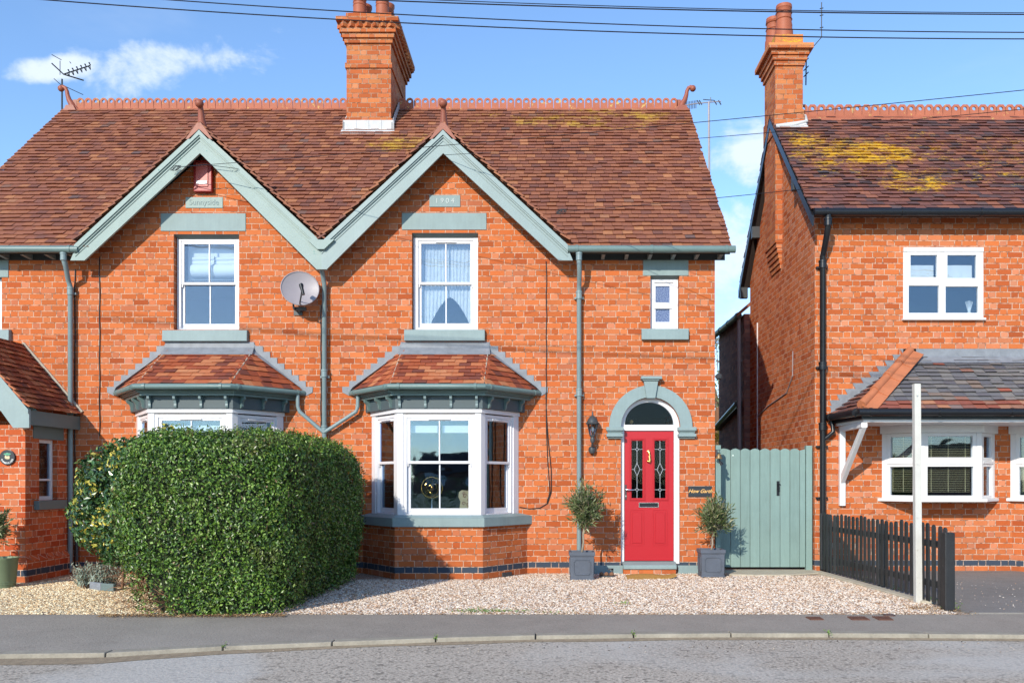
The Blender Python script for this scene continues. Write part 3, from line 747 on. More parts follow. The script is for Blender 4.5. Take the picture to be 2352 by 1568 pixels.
# chimney
cx0, cx1, cy0, cy1 = -3.76, -2.93, 3.0, 4.72
mb = MB().box(cx0, cx1, cy0, cy1, 7.5, 9.60)
mb.box(cx0-.03, cx1+.03, cy0-.03, cy1+.03, 7.72, 8.20-.03)
mb.box(cx0-.025, cx1+.025, cy0-.025, cy1+.025, 9.12, 9.21)
for i, (z, o) in enumerate(((9.58, .035), (9.665, .07), (9.75, .105))): mb.box(cx0-o, cx1+o, cy0-o, cy1+o, z, z+.0835)
mb.box(cx0-.10, cx1+.10, cy0-.10, cy1+.10, 9.8335, 9.93)
mb.box(cx0-.165, cx1+.165, cy0-.165, cy1+.165, 9.932, 10.01); mb.box(cx0-.01, cx1+.01, cy0-.01, cy1+.01, 10.012, 10.15)
nd = 7
for i in range(nd):          # dog tooth course
    x = cx0-.10+(i+.5)*(cx1-cx0+.20)/nd; mb.xy([(x, cy0-.17), (x+.068, cy0-.099), (x-.068, cy0-.099)], 9.836, 9.928)
for i in range(13):
    y = cy0-.10+(i+.5)*(cy1-cy0+.20)/13
    mb.xy([(cx1+.17, y), (cx1+.099, y+.068), (cx1+.099, y-.068)], 9.836, 9.928); mb.xy([(cx0-.17, y), (cx0-.099, y-.068), (cx0-.099, y+.068)], 9.836, 9.928)
chim = part(house, 'chimney', mb, M_BRICK_C)
for i, (x, y, h) in enumerate(((-3.56, 3.22, .62), (-3.13, 3.22, .60), (-3.56, 3.75, .5), (-3.12, 3.75, .52), (-3.54, 4.28, .5), (-3.12, 4.3, .4))):
    mb = MB(); mb.lathe([(.145, 10.10), (.14, 10.15), (.125, 10.2), (.115, 10.1+h), (.13, 10.12+h), (.13, 10.17+h), (.115, 10.18+h), (.10, 10.18+h)], (x, y, 0), 18)
    for zz in (.28, .34, .40): mb.lathe([(.12, 10.1+zz), (.129, 10.11+zz), (.12, 10.125+zz)], (x, y, 0), 18, cap=False)
    if i == 5: mb.lathe([(.17, 10.1+h+.02), (.19, 10.1+h+.05), (.03, 10.1+h+.2)], (x, y, 0), 18)
    part(chim, 'chimney_pot', mb, M_POT if i != 5 else M_IRON, smooth='auto', label=None if i != 5 else 'dark metal cowl')
mb = MB(); zc_ = zmain(3.0)
mb.box(cx0-.05, cx1+.05, 2.93, 2.968, zc_-.05, zc_+.17)
for i in range(5): mb.box(cx0-.05+i*.235, cx0-.04+i*.235, 2.922, 2.93, zc_-.05, zc_+.17)
mb.add([(cx0-.08, 2.80, zmain(2.80)+.04), (cx1+.08, 2.80, zmain(2.80)+.04), (cx1+.08, 2.95, zmain(2.95)+.06), (cx0-.08, 2.95, zmain(2.95)+.06)], [(0, 1, 2, 3)])
for x in (cx0-.034, cx1+.030):
    mb.yz([(2.93, zmain(2.93)), (3.75, zR+.0), (3.75, zR+.16), (3.3, zmain(3.3)+.2), (2.93, zmain(2.93)+.2)], x-.004, x+.008)
part(house, 'chimney_flashing', mb, M_LEADL)

# lintels, sills, plaques
def lintel(name, u0, u1, v0, v1, ui0=None, ui1=None, mat=M_STONE, y=-.012):
    x0, x1, z1, z0 = PX(u0), PX(u1), PZ(v0), PZ(v1)
    m = MB().xz(rect(x0, x1, z0, z1), y, .02)
    if ui0: m.box(PX(ui0), PX(ui1), .021, .19, z0-.0, z0+.06)
    return part(house, name, m, mat, bevel=.006)
lintel('lintel', 923, 1117.5, 489.5, 528); lintel('lintel', 369.5, 565, 490.5, 531); lintel('lintel', 1477, 1581, 597, 633)
part(house, 'lintel', MB().xz(rect(-8.95, PX(20), PZ(637), PZ(597)), -.012, .02), M_STONE, bevel=.006)
for w_ in (WR, WL, WS, WS2):
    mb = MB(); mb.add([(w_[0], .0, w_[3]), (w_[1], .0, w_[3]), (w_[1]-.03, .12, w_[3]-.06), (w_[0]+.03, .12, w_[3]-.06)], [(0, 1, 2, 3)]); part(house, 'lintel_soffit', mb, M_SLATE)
for (u0, u1, v0, v1) in ((928, 1113.5, 757, 782), (372, 567, 758, 783), (1474, 1582, 755, 779.5), (-110, 20, 757, 783)):
    x0, x1 = PX(u0, -.07), PX(u1, -.07); z1, z0 = PZ(v0, -.07), PZ(v1, -.07)
    part(house, 'window_sill', MB().yz([(-.075, z0), (.1, z0), (.1, z1+.03), (-.07, z1)], x0, x1), M_STONE, bevel=.006)
for (u0, u1, v0, v1, txt, sz, mt, sx) in ((986.5, 1057, 449, 475.5, '1904', .108, M_STONE, 1.5), (427, 512, 453.5, 478, 'Sunnyside', .115, M_SAGEW, 1.0)):
    pl = part(house, 'date_stone' if txt == '1904' else 'name_stone', MB().xz(rect(PX(u0), PX(u1), PZ(v1), PZ(v0)), -.012, .02), mt)
    mb = MB(); text_mesh(mb, txt, sz, lambda x, y, z, a=PX((u0+u1)/2), c=PZ((v0+v1)/2): (a+x, -.0135-z, c+y), font_space=sx)
    part(pl, 'carved_lettering', mb, paint('pale_carving', (.46, .51, .50), .7) if txt == '1904' else M_STONE)

# upper windows
def sash_window(u, name='sash_window', **kw):
    x0, x1, z0, z1 = u
    fr, gl = MB(), MB()
    sash(fr, gl, (x0+.008, .10), (x1-.008, .10), 0, x1-x0-.016, z0+.006, z1-.015, **kw)
    f = part(house, name, fr, M_WHITE, bevel=.004); part(f, 'pane', gl, M_GLASS); return f
sash_window(WR, fw=.075); sash_window(WL, fw=.06, zm=PZ(647), vent=False)
for w_ in (WS, WS2):
    x0, x1, z0, z1 = w_; fr, gl = MB(), MB(); A, B = (x0+.005, .08), (x1-.005, .08); L = x1-x0-.01; pa, pb = .085, L-.13
    zs = [z0+.006, PZ(737), PZ(705.5), PZ(692), PZ(654.5), z1-.012]
    fr.obox(A, B, 0, pa, -.08, 0, zs[0], zs[5]); fr.obox(A, B, pb, L, -.08, 0, zs[0], zs[5])
    fr.obox(A, B, pa, pb, -.08, -.001, zs[0], zs[1]); fr.obox(A, B, pa, pb, -.08, .004, zs[2], zs[3]); fr.obox(A, B, pa, pb, -.08, -.001, zs[4], zs[5])
    fr.obox(A, B, pa-.02, pb+.05, 0, .018, zs[4]+.05, zs[4]+.07); fr.obox(A, B, pa-.05, pa-.02, 0, .012, zs[0]+.02, zs[4]+.06)
    fr.obox(A, B, pa-.02, pb+.03, 0, .015, zs[2]-.01, zs[2]+.005)
    for a, b_ in ((zs[1], zs[2]), (zs[3], zs[4])): gl.obox(A, B, pa-.005, pb+.005, -.03, -.02, a, b_)
    f = part(house, 'obscured_window', fr, M_WHITE, bevel=.004); part(f, 'pane', gl, M_OBS)

# front door and its stone arch
mb = MB()
for (xa, xb) in ((ACX-ARI+.002, PX(1434.5)), (PX(1549.2), ACX+ARI-.002)): mb.box(xa, xb, .06, .15, .145, ACZ)
arc_o = [(ACX+(ARI-.002)*math.cos(a), ACZ+(ARI-.002)*math.sin(a)) for a in np.linspace(0, math.pi, 25)]
gl_c, gl_r, gz0 = PX(1492.2), 56.5/150, PZ(974.5)
gtop = PZ(922.6)
arc_i = [(gl_c+gl_r*math.cos(a), gz0+(gtop-gz0)*math.sin(a)) for a in np.linspace(0, math.pi, 21)]
mb.xz([(ACX-ARI+.002, PZ(988)), (ACX+ARI-.002, PZ(988))]+arc_o, .058, .148, [arc_i])
part(house, 'door_frame', mb, M_WHITE, bevel=.003)
mb = MB(); mb.xz(arc_i, .11, .114); fan = part(house, 'fanlight', mb, M_GLASSD)
dx0, dx1, dz0, dz1 = PX(1434.9), PX(1548.8), PZ(1288), PZ(988.6)
dw, dh = dx1-dx0, dz1-dz0
dX = lambda a: dx0+(a-215)/488*dw
dZ = lambda a: dz1-(a-87)/1281*dh
ph = [rect(dX(l), dX(r), dZ(750), dZ(183)) for l, r in ((287, 397), (515, 624))]
mb = MB().xz(rect(dx0, dx1, dz0, dz1), .085, .13, ph)
door = part(house, 'front_door', mb, M_RED, bevel=.002)
mb = MB()
for l, r in ((262, 425), (490, 655)):
    for a, b_, y in ((0, 9, .078), (9, 18, .070), (18, 25, .079)):
        mb.xz(rect(dX(l+a), dX(r-a), dZ(778-a), dZ(153+a)), y, .0849, [rect(dX(l+b_), dX(r-b_), dZ(778-b_), dZ(153+b_))])
for l, r in ((268, 412), (497, 642)):
    for a, b_, y in ((0, 6, .080), (22, 28, .076)):
        mb.xz(rect(dX(l+a), dX(r-a), dZ(1220-a), dZ(866+a)), y, .0849, [rect(dX(l+b_), dX(r-b_), dZ(1220-b_), dZ(866+b_))])
    mb.xz(rect(dX(l+28), dX(r-28), dZ(1192), dZ(894)), .077, .0849)
part(door, 'panel_moulding', mb, M_RED, bevel=.003)
def seg(m, p, q, w=.0024, y=.092):
    d = Vector((q[0]-p[0], q[1]-p[1])).normalized(); n = Vector((-d.y, d.x))*w
    m.xz([(p[0]-n.x, p[1]-n.y), (q[0]-n.x, q[1]-n.y), (q[0]+n.x, q[1]+n.y), (p[0]+n.x, p[1]+n.y)], y, y+.008)
for l, r in ((287, 397), (515, 624)):
    mb = MB(); cm = MB(); bv = MB()
    mb.xz(rect(dX(l), dX(r), dZ(750), dZ(183)), .10, .106)
    c = (dX(l)+dX(r))/2; L_, R_ = dX(l), dX(r)
    for zc in (268, 667):
        z = dZ(zc); k = .026
        for p, q in (((c-k, z), (c, z+k)), ((c, z+k), (c+k, z)), ((c+k, z), (c, z-k)), ((c, z-k), (c-k, z)), ((L_, z), (c-k, z)), ((c+k, z), (R_, z))): seg(cm, p, q)
    z = dZ(467); kx, kz = .045, .098
    for p, q in (((c-kx, z), (c, z+kz)), ((c, z+kz), (c+kx, z)), ((c+kx, z), (c, z-kz)), ((c, z-kz), (c-kx, z)), ((L_, z), (c-kx, z)), ((c+kx, z), (R_, z)),
                 ((c, dZ(183)), (c, dZ(268)+.026)), ((c, dZ(268)-.026), (c, z+kz)), ((c, z-kz), (c, dZ(667)+.026)), ((c, dZ(667)-.026), (c, dZ(750)))): seg(cm, p, q)
    for p, q in (((c-kx*.6, z), (c, z+kz*.6)), ((c, z+kz*.6), (c+kx*.6, z)), ((c+kx*.6, z), (c, z-kz*.6)), ((c, z-kz*.6), (c-kx*.6, z))): seg(bv, p, q, .002)
    part(door, 'door_glass', mb, M_GLASSD); part(door, 'lead_came', cm, M_LEADC); part(door, 'bevelled_diamond', bv, M_IRON)
mb = MB(); x, z = dX(230), dZ(667)
mb.box(x-.013, x+.013, .074, .0848, dZ(768), dZ(618)); part(door, 'lock_plate', mb, M_IRON, bevel=.005)
mb = MB(); mb.tube([(x, .08, z), (x, .035, z), (x+.02, .03, z), (x+.12, .032, z-.004)], [.011, .011, .010, .008], 8)
mb.tube([(x, .084, dZ(730)), (x, .066, dZ(730))], .013, 10); part(door, 'lever_handle', mb, M_CHROME, smooth='auto')
mb = MB(); x = dX(457)
mb.lathe([(.0, -.0), (.026, .004), (.022, .018), (.01, .022)], (x, .084, dZ(292)), 14, 'Y')
mb.tube([(x, .06, dZ(288)), (x+.004, .045, dZ(305)), (x+.012, .045, dZ(330)), (x+.008, .045, dZ(345)), (x+.012, .042, dZ(365)), (x+.008, .045, dZ(392)), (x-.01, .055, dZ(388))], [.016, .013, .012, .014, .019, .021, .015], 10)
mb.ball((x-.012, .06, dZ(386)), .02, 12); mb.tube([(x+.003, .083, dZ(386)), (x+.003, .06, dZ(386))], .02, 12)
part(door, 'door_knocker', mb, M_GOLD, smooth='auto')
mb = MB(); mb.xz(rect(dX(358), dX(556), dZ(843), dZ(793)), .076, .0848, [rect(dX(366), dX(548), dZ(836), dZ(800))]); part(door, 'letterbox_frame', mb, M_CHROME, bevel=.002)
mb = MB(); mb.xz(rect(dX(366.5), dX(547.5), dZ(835.5), dZ(800.5)), .078, .0846); part(door, 'letterbox_flap', mb, M_BLACK, bevel=.003)
# arch surround
a_out = [(ACX+ARO*math.cos(a), ACZ+ARO*math.sin(a)) for a in np.linspace(0, math.pi, 33)]
a_in = [(ACX+ARI*math.cos(a), ACZ+ARI*math.sin(a)) for a in np.linspace(math.pi, 0, 33)]
part(house, 'door_arch', MB().xz(a_out+a_in, -.045, .03), M_STONE, bevel=.004)
mb = MB()
mb.xz([(PX(1484), PZ(915.5)), (PX(1504), PZ(915.5)), (PX(1510.5), PZ(876)), (PX(1477.5), PZ(876))], -.09, .03)
mb.box(PX(1474.5), PX(1512.5), -.11, .03, PZ(876)+.001, PZ(872.5)); mb.box(PX(1470.8), PX(1518.6), -.135, .03, PZ(872.4), PZ(865.5))
part(house, 'keystone', mb, M_STONE, bevel=.008)
for a, b_ in ((1392, 1431.5), (1556.5, 1598)):
    m = MB()
    for (v0, v1, o, y) in ((980.7, 989, 0, -.085), (989.1, 992.5, 2.2, -.06), (992.6, 996, 3.5, -.045), (996.1, 1003, .5, -.085), (1003.1, 1006.7, 3, -.05)):
        m.box(PX(a+o), PX(b_-o), y, .05, PZ(v1), PZ(v0))
    part(house, 'arch_capital', m, M_STONE, bevel=.006)
# plinth paint and threshold
part(house, 'painted_plinth', MB().box(PX(1326), PX(1430.5), -.03, .03, 0, PZ(1297.5)).box(PX(1556.5), XR+.01, -.03, .03, 0, PZ(1297.5)), M_STONE, bevel=.006)
part(house, 'door_step', MB().yz([(-.13, PZ(1306.5, -.1)), (.12, PZ(1306.5, -.1)), (.12, PZ(1289)), (.02, PZ(1289.5)), (-.125, PZ(1297, -.1))], PX(1431.5, -.1), PX(1554.5, -.1)), M_STONE, bevel=.012)
part(house, 'step_riser', MB().box(PX(1432, -.1), PX(1552.5, -.1), -.10, .1, 0, PZ(1307, -.1)), M_BRICK_N)
part(house, 'air_brick', MB().obox((-.935, -.80), (-.29, 0), .42, .62, -.01, .012, .0, .062), M_IRON)

# ------------------------------------------------------------------ bay windows of the pair
def bay(bc, roofmat, tag=None):
    k = [(bc-1.28, 0.), (bc-.635, -.80), (bc+.635, -.80), (bc+1.28, 0.)]
    base = MB(); base.xy([(p[0], p[1]+(.03 if i in (0, 3) else 0)) for i, p in enumerate(k)], 0, .76)
    bw = part(house, 'bay_window', base, M_BRICK)
    sl_ = MB(); so_ = [(bc-1.345, .02), (bc-.66, -.85), (bc+.66, -.85), (bc+1.345, .02)]
    sl_.xy(so_, .757, .885); sl_.add([(p[0], p[1], .886) for p in so_]+[(bc-1.15, .0, .925), (bc-.62, -.755, .925), (bc+.62, -.755, .925), (bc+1.15, .0, .925)], [(0, 1, 5, 4), (1, 2, 6, 5), (2, 3, 7, 6)])
    part(bw, 'bay_sill', sl_, M_STONE, bevel=.006)
    F = [(bc-1.12, 0.), (bc-.605, -.75), (bc+.605, -.75), (bc+1.12, 0.)]
    fr, gl = MB(), MB(); z0, z1 = .915, 2.46; zm = PZ(1061, -.75)
    Ls = math.hypot(.515, .75); Lf = 1.21
    fr.obox(F[0], F[1], 0, .13, -.1, .006, z0, z1-.06); fr.obox(F[0], F[1], Ls-.10, Ls+.0, -.1, .0, z0, z1-.06)
    fr.obox(F[2], F[3], 0, .10, -.1, .0, z0, z1-.06); fr.obox(F[2], F[3], Ls-.13, Ls, -.1, .006, z0, z1-.06)
    fr.obox(F[1], F[2], 0, .085, -.1, 0, z0, z1-.06); fr.obox(F[1], F[2], Lf-.085, Lf, -.1, 0, z0, z1-.06)
    for A, B, L in ((F[0], F[1], Ls), (F[1], F[2], Lf), (F[2], F[3], Ls)):
        fr.obox(A, B, -.01, L+.01, -.1, .022, z1-.06, z1); fr.obox(A, B, 0, L, -.09, .012, z0-.03, z0)
    sash(fr, gl, F[0], F[1], .13, Ls-.10, z0+.002, z1-.075, bars=False, zm=zm, d=-.01, fw=.045, sw=.04)
    sash(fr, gl, F[1], F[2], .085, Lf-.085, z0+.002, z1-.075, bars=True, zm=zm, d=-.01, fw=.05, sw=.05)
    sash(fr, gl, F[2], F[3], .10, Ls-.13, z0+.002, z1-.075, bars=False, zm=zm, d=-.01, fw=.045, sw=.04)
    part(bw, 'frame', fr, M_WHITE, bevel=.004); part(bw, 'pane', gl, M_GLASSB)
    # fascia, cornice, brackets
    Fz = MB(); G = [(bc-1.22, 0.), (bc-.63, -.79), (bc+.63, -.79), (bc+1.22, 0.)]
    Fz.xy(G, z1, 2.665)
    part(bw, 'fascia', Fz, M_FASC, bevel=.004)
    Fz = MB()
    for (o, za_, zb_) in ((.07, 2.64, 2.68), (.11, 2.681, 2.70), (.14, 2.701, 2.745)):
        Fz.xy([(bc-1.24-o, 0.), (bc-.64-o*.5, -.80-o), (bc+.64+o*.5, -.80-o), (bc+1.24+o, 0.)], za_, zb_)
    part(bw, 'cornice', Fz, M_SAGED, bevel=.004)
    for A, B, L, n in ((G[0], G[1], Ls+.06, 3), (G[1], G[2], 1.26, 4), (G[2], G[3], Ls+.06, 3)):
        for i in range(n):
            s_ = .05+(L-.15)*i/(n-1) if n == 4 else .12+(L-.24)*i/(n-1)
            m = MB(); s1 = s_+.035
            ax, ay = A; LL = math.hypot(B[0]-ax, B[1]-ay); tx, ty = (B[0]-ax)/LL, (B[1]-ay)/LL; nx, ny = ty, -tx
            prof = [(0, 2.47), (.02, 2.475), (.032, 2.50), (.03, 2.53), (.045, 2.57), (.085, 2.60), (.09, 2.638), (0, 2.638)]
            m.plate(prof, [], lambda p, q, d: (ax+tx*d+nx*p, ay+ty*d+ny*p, q), s_, s1)
            part(bw, 'bracket', m, M_SAGED if n == 3 else M_PIPE)
    # roof
    ze, zt = 2.79, 3.41; E = [(bc-1.42, -.01), (bc-.66, -1.0), (bc+.66, -1.0), (bc+1.42, -.01)]
    mb = MB(); T = math.hypot(1.0, zt-ze); Sv = (0, 1.0/T, (zt-ze)/T)
    tiles(mb, (bc-.66, -1.0, ze), (1, 0, 0), Sv, lambda t: (0, 1.32), T, tw=.17, g=.118, seed=int(40-bc), lift=.02)
    for sg in (-1, 1):
        A, B = (E[0], E[1]) if sg < 0 else (E[2], E[3])
        L = math.hypot(B[0]-A[0], B[1]-A[1]); Uv = Vector(((B[0]-A[0])/L, (B[1]-A[1])/L, 0))
        apex = Vector((bc+sg*.66, -.01, zt)); rel = apex-Vector((A[0], A[1], ze)); sA = rel.dot(Uv); up = rel-Uv*sA; Ts = up.length
        tiles(mb, (A[0], A[1], ze), Uv, up.normalized(), lambda t, sA=sA, L=L, Ts=Ts: (sA*t/Ts, L+(sA-L)*t/Ts), Ts, tw=.17, g=.118, seed=int(50+sg-bc), lift=.02)
    rf = part(bw, 'bay_roof', mb, roofmat)
    dkk = MB(); ap = [(bc-.66, 0, zt-.01), (bc+.66, 0, zt-.01)]
    e3 = [(p[0], p[1], ze-.01) for p in E]
    dkk.add(e3+ap+[(E[0][0], 0, ze-.05), (E[1][0], E[1][1], ze-.05), (E[2][0], E[2][1], ze-.05), (E[3][0], 0, ze-.05)],
            [(0, 1, 4), (1, 2, 5, 4), (2, 3, 5), (6, 7, 1, 0), (7, 8, 2, 1), (8, 9, 3, 2), (9, 8, 7, 6)])
    part(bw, 'roof_board', dkk, M_DECK)
    hp = MB()
    for sg, e in ((-1, E[1]), (1, E[2])): hp.tube([(e[0], e[1]+.02, ze+.012), (bc+sg*.66, -.0, zt+.012)], .012, 6)
    part(bw, 'hip_mortar', hp, M_MORT)
    # lead flashing: top apron plus stepped side flashings on the brickwork
    lf = MB()
    lf.add([(bc-.70, -.17, zt-.08), (bc+.70, -.17, zt-.08), (bc+.68, -.02, zt+.045), (bc-.68, -.02, zt+.045), (bc-.68, -.014, zt+.13), (bc+.68, -.014, zt+.13)], [(0, 1, 2, 3), (3, 2, 5, 4)])
    Hc = .0892; 
    for sg in (-1, 1):
        xa, xb = bc+sg*.66, bc+sg*1.47
        zl = lambda x: zt-(abs(x-bc)-.66)*(zt-ze)/.76
        z = math.floor((zt+.13)/Hc)*Hc; pts = [(xa, zt+.13), (xa, zt)]
        low = [(xa, zt-.02), (xb, zl(xb)-.03)]
        st = [(xb+sg*.04, zl(xb)-.0)]
        x = xb; zz = math.ceil((zl(xb)+.02)/Hc)*Hc
        st = []
        while zz < zt+.12:
            xx = bc+sg*(.66+(zt-(zz-.085))*.76/(zt-ze)); xx = bc+sg*max(.66, abs(xx-bc))
            st.append((xx+sg*.13, zz)); st.append((xx+sg*.025, zz)); zz += Hc
        poly = low[::1]+[(xb+sg*.10, zl(xb)+.02)]+st+[(xa, zt+.13)]
        if sg < 0: poly = poly[::-1]
        lf.xz(poly, -.012, .0)
        lf.add([(xa, -.012, zt+.02), (xb, -.012, zl(xb)+.02), (bc+sg*(1.40), -.09, ze+.05), (bc+sg*.64, -.10, zt-.02)], [(0, 1, 2, 3) if sg > 0 else (3, 2, 1, 0)])
    part(bw, 'flashing', lf, M_LEAD)
    g_ = MB(); gutter(g_, [(bc-1.44, -.0, ze-.035), (bc-.675, -1.03, ze-.035), (bc+.675, -1.03, ze-.035), (bc+1.44, -.0, ze-.035)], .042, 1.1)
    part(bw, 'gutter', g_, M_SAGED, smooth='auto')
    # dark room lining under the bay roof
    return bw
for bc in BAYS: bay(bc, M_TILE_B)

# downpipes
def pipe(path, r=.036, mat=M_PIPE, sockets=(), name='downpipe', parent=None, clips=()):
    m = MB(); m.tube(path, r, 12)
    for c in sockets:
        m.lathe([(r*1.02, -.06), (r*1.28, -.055), (r*1.28, .03), (r*1.4, .035), (r*1.4, .06), (r*1.05, .062)], c, 14)
    for c in clips:
        m.box(c[0]-r*1.9, c[0]+r*1.9, c[1]-.01, c[1]+.05, c[2]-.015, c[2]+.015)
    return part(parent or house, name, m, mat, smooth='auto')
xa, xb = PX(146, -.34), PX(162, -.08)
pipe([(xa, -.34, 4.86), (xa, -.34, 4.72), (xa+.01, -.30, 4.63), (xb-.01, -.13, 4.47), (xb, -.085, 4.36), (xb, -.085, .03)], sockets=[(xa, -.34, 4.76), (xb, -.085, 4.30), (xb, -.085, 2.48)], clips=[(xb, -.05, 4.27), (xb, -.05, 2.45)])
xm = PX(745, -.08)
pipe([(xm, -.26, 4.62), (xm, -.20, 4.55), (xm, -.085, 4.40), (xm, -.085, .03)], sockets=[(xm, -.085, 3.05), (xm, -.085, 2.2)], clips=[(xm, -.05, 3.0)])
xr_ = PX(1330, -.08)
pipe([(PX(1330, -.34), -.34, 4.86), (PX(1330, -.34), -.34, 4.70), (xr_, -.28, 4.55), (xr_, -.13, 4.40), (xr_, -.085, 4.30), (xr_, -.085, .03)], sockets=[(PX(1330, -.34), -.34, 4.76), (xr_, -.085, 4.24), (xr_, -.085, 2.76)], clips=[(xr_, -.05, 4.2), (xr_, -.05, 2.72)])
z0 = 2.74
pipe([(PX(684, -.1), -.10, z0), (PX(684, -.1), -.10, 2.55), (PX(688, -.1), -.10, 2.47), (PX(728, -.1), -.10, 2.24), (xm-.01, -.1, 2.16)], r=.030)
pipe([(PX(822, -.1), -.10, z0), (PX(822, -.1), -.10, 2.55), (PX(818, -.1), -.10, 2.47), (PX(765, -.1), -.10, 2.24), (xm+.01, -.1, 2.16)], r=.030)

# ------------------------------------------------------------------ porch of the left house
PXC, PYF = PX(58, -1.19), -1.19
px0 = -8.75
pm = MB()
pm.xz([(px0, 0), (PXC, 0), (PXC, 2.20), (px0, 2.20)], PYF, PYF+.2, [[(px0+.3, 0.01), (px0+.75, 0.01), (px0+.75, 2.0), (px0+.3, 2.0)]])
pm.yz([(PYF+.202, 0), (-.002, 0), (-.002, 2.22), (PYF+.202, 2.22)], PXC-.2, PXC, [rect(-.85, -.38, PZ(1148, -.5)-.0, 2.02)])
pm.yz([(PYF+.202, 0), (-.002, 0), (-.002, 2.22), (PYF+.202, 2.22)], px0, px0+.2)
porch = part(house, 'porch', pm, M_BRICK_P)
m = MB(); m.box(px0-.05, PXC+.045, PYF-.045, -.003, 0, .30)
m.add([(px0-.05, PYF-.045, .3), (PXC+.045, PYF-.045, .3), (PXC+.045, -.003, .3), (PXC+.002, PYF-.002, .37), (PXC+.002, -.003, .37), (px0-.05, PYF-.002, .37)], [(0, 1, 3, 5), (1, 2, 4, 3)])
part(porch, 'porch_plinth', m, M_BRICK_P)
fr, gl = MB(), MB(); A, B = (PXC-.07, -.85), (PXC-.07, -.38)
zs0 = PZ(1148, -.5); fr.obox(A, B, 0, .05, -.06, 0, zs0, 2.02); fr.obox(A, B, .42, .47, -.06, 0, zs0, 2.02); fr.obox(A, B, .05, .42, -.06, -.001, zs0, zs0+.06); fr.obox(A, B, .05, .42, -.06, -.001, 1.97, 2.02)
fr.obox(A, B, .05, .42, -.05, -.006, 1.42, 1.45); fr.obox(A, B, .05, .085, -.05, -.012, zs0, 2.0)
gl.obox(A, B, .05, .42, -.03, -.025, zs0, 2.0)
f = part(porch, 'porch_window', fr, M_WHITEP, bevel=.003)
part(porch, 'porch_pane', gl, M_GLASS)
part(porch, 'porch_window_sill', MB().box(PXC-.05, PXC+.075, -.98, -.24, zs0-.13, zs0), M_SLATE, bevel=.006)
part(porch, 'porch_lintel', MB().box(PXC-.02, PXC+.012, -1.0, -.22, 2.022, 2.22), M_SLATE, bevel=.004)
# porch roof: ridge along y at the porch centre, falls to the right
pcx = (px0+PXC)/2; ez = PZ(941, -1.35)+.02
pe = PX(55, -1.4)+.07; half = pe-pcx; pr = 3.47
TT = math.hypot(half, pr-ez); Sg = Vector((-half, 0, pr-ez)).normalized()
mb = MB(); tiles(mb, (pe, -1.42, ez), (0, 1, 0), Sg, lambda t: (0, 1.41), TT, seed=77, g=.10)
Sg2 = Vector((half, 0, pr-ez)).normalized(); tiles(mb, (2*pcx-pe, -1.42, ez), (0, -1, 0), Sg2, lambda t: (-1.41, 0), TT, seed=78, g=.10)
part(porch, 'porch_roof', mb, M_TILE_B)
m = MB().xz([(2*pcx-pe+.02, ez-.02), (pe-.02, ez-.02), (pcx, pr-.03)], PYF-.02, PYF+.02); part(porch, 'porch_gable', m, M_SAGE)
m = MB()
for sg in (-1, 1):
    m.xz([(pcx, pr-.01), (pcx+sg*half, ez-.02), (pcx+sg*half, ez-.27), (pcx+sg*(half-.22), ez-.27), (pcx, pr-.38)], -1.40, -1.36)
    m.xz([(pcx, pr-.01), (pcx+sg*half, ez-.02), (pcx+sg*half, ez-.08), (pcx, pr-.07)], -1.425, -1.401)
part(porch, 'porch_bargeboard', m, M_SAGE)
part(porch, 'porch_eaves_board', MB().box(pe-.06, pe-.03, -1.36, -.01, ez-.22, ez-.02), M_SLATE)
m = MB().tube([(pe+.0, -.012, ez+.05), (pcx, -.012, pr+.05)], .028, 6); part(porch, 'mortar_fillet', m, M_MORT)
# gas pipe stub between the porch and the hedge
m = MB(); m.tube([(PX(170), -.06, .62), (PX(212), -.06, .60)], .018, 8); m.tube([(PX(181), -.05, .2), (PX(181), -.05, .75)], .02, 8); part(house, 'waste_pipe', m, M_IRON)

# ------------------------------------------------------------------ neighbouring house on the right
NY = .30
nb = thing('neighbour_house', 'red brick house on the right with black gutters and thick yellow lichen on its roof', 'house', (9, NY, 0))
NX0, NX1 = 4.18, 14.5
n_ez, n_ey, n_rz, n_ry = 5.557, 0.0, 8.0, 2.52
nsl = (n_rz-n_ez)/(n_ry-n_ey)
NW = (PX(2074, NY), PX(2257.5, NY), PZ(731, NY), PZ(569, NY))
B1 = (5.24, 6.99); B2 = (7.25, 9.3); bz0, bz1 = 1.15, 2.30
nhole = [rect(*NW), rect(B1[0]+.05, B1[1]-.05, bz0+.02, bz1-.05), rect(B2[0]+.05, B2[1]-.05, bz0+.02, bz1-.05)]
part(nb, 'front_wall', MB().xz([(NX0, 0), (NX1, 0), (NX1, 5.60), (NX0, 5.60)], NY, NY+.22, nhole), M_BRICK_N)
part(nb, 'side_wall', MB().yz([(NY+.222, 0), (4.74, 0), (4.74, 5.50), (n_ry, n_rz-.12), (NY+.222, n_ez+.1)], NX0, NX0+.22), M_BRICK_N)
m = MB().box(NX0+.23, NX1, 4.5, 4.74, 0, 5.5).box(NX1-.2, NX1, NY+.23, 4.49, 0, 5.5); part(nb, 'back_wall', m, M_BRICK_N)
m = MB().box(NX0+.23, NX1-.21, NY+.23, 4.49, 2.66, 2.9).box(NX0+.23, NX1-.21, 2.6, 2.7, 0, 2.65).box(NX0+.23, NX1-.21, 2.6, 2.7, 2.91, 5.5); part(nb, 'interior_partition', m, M_INT)
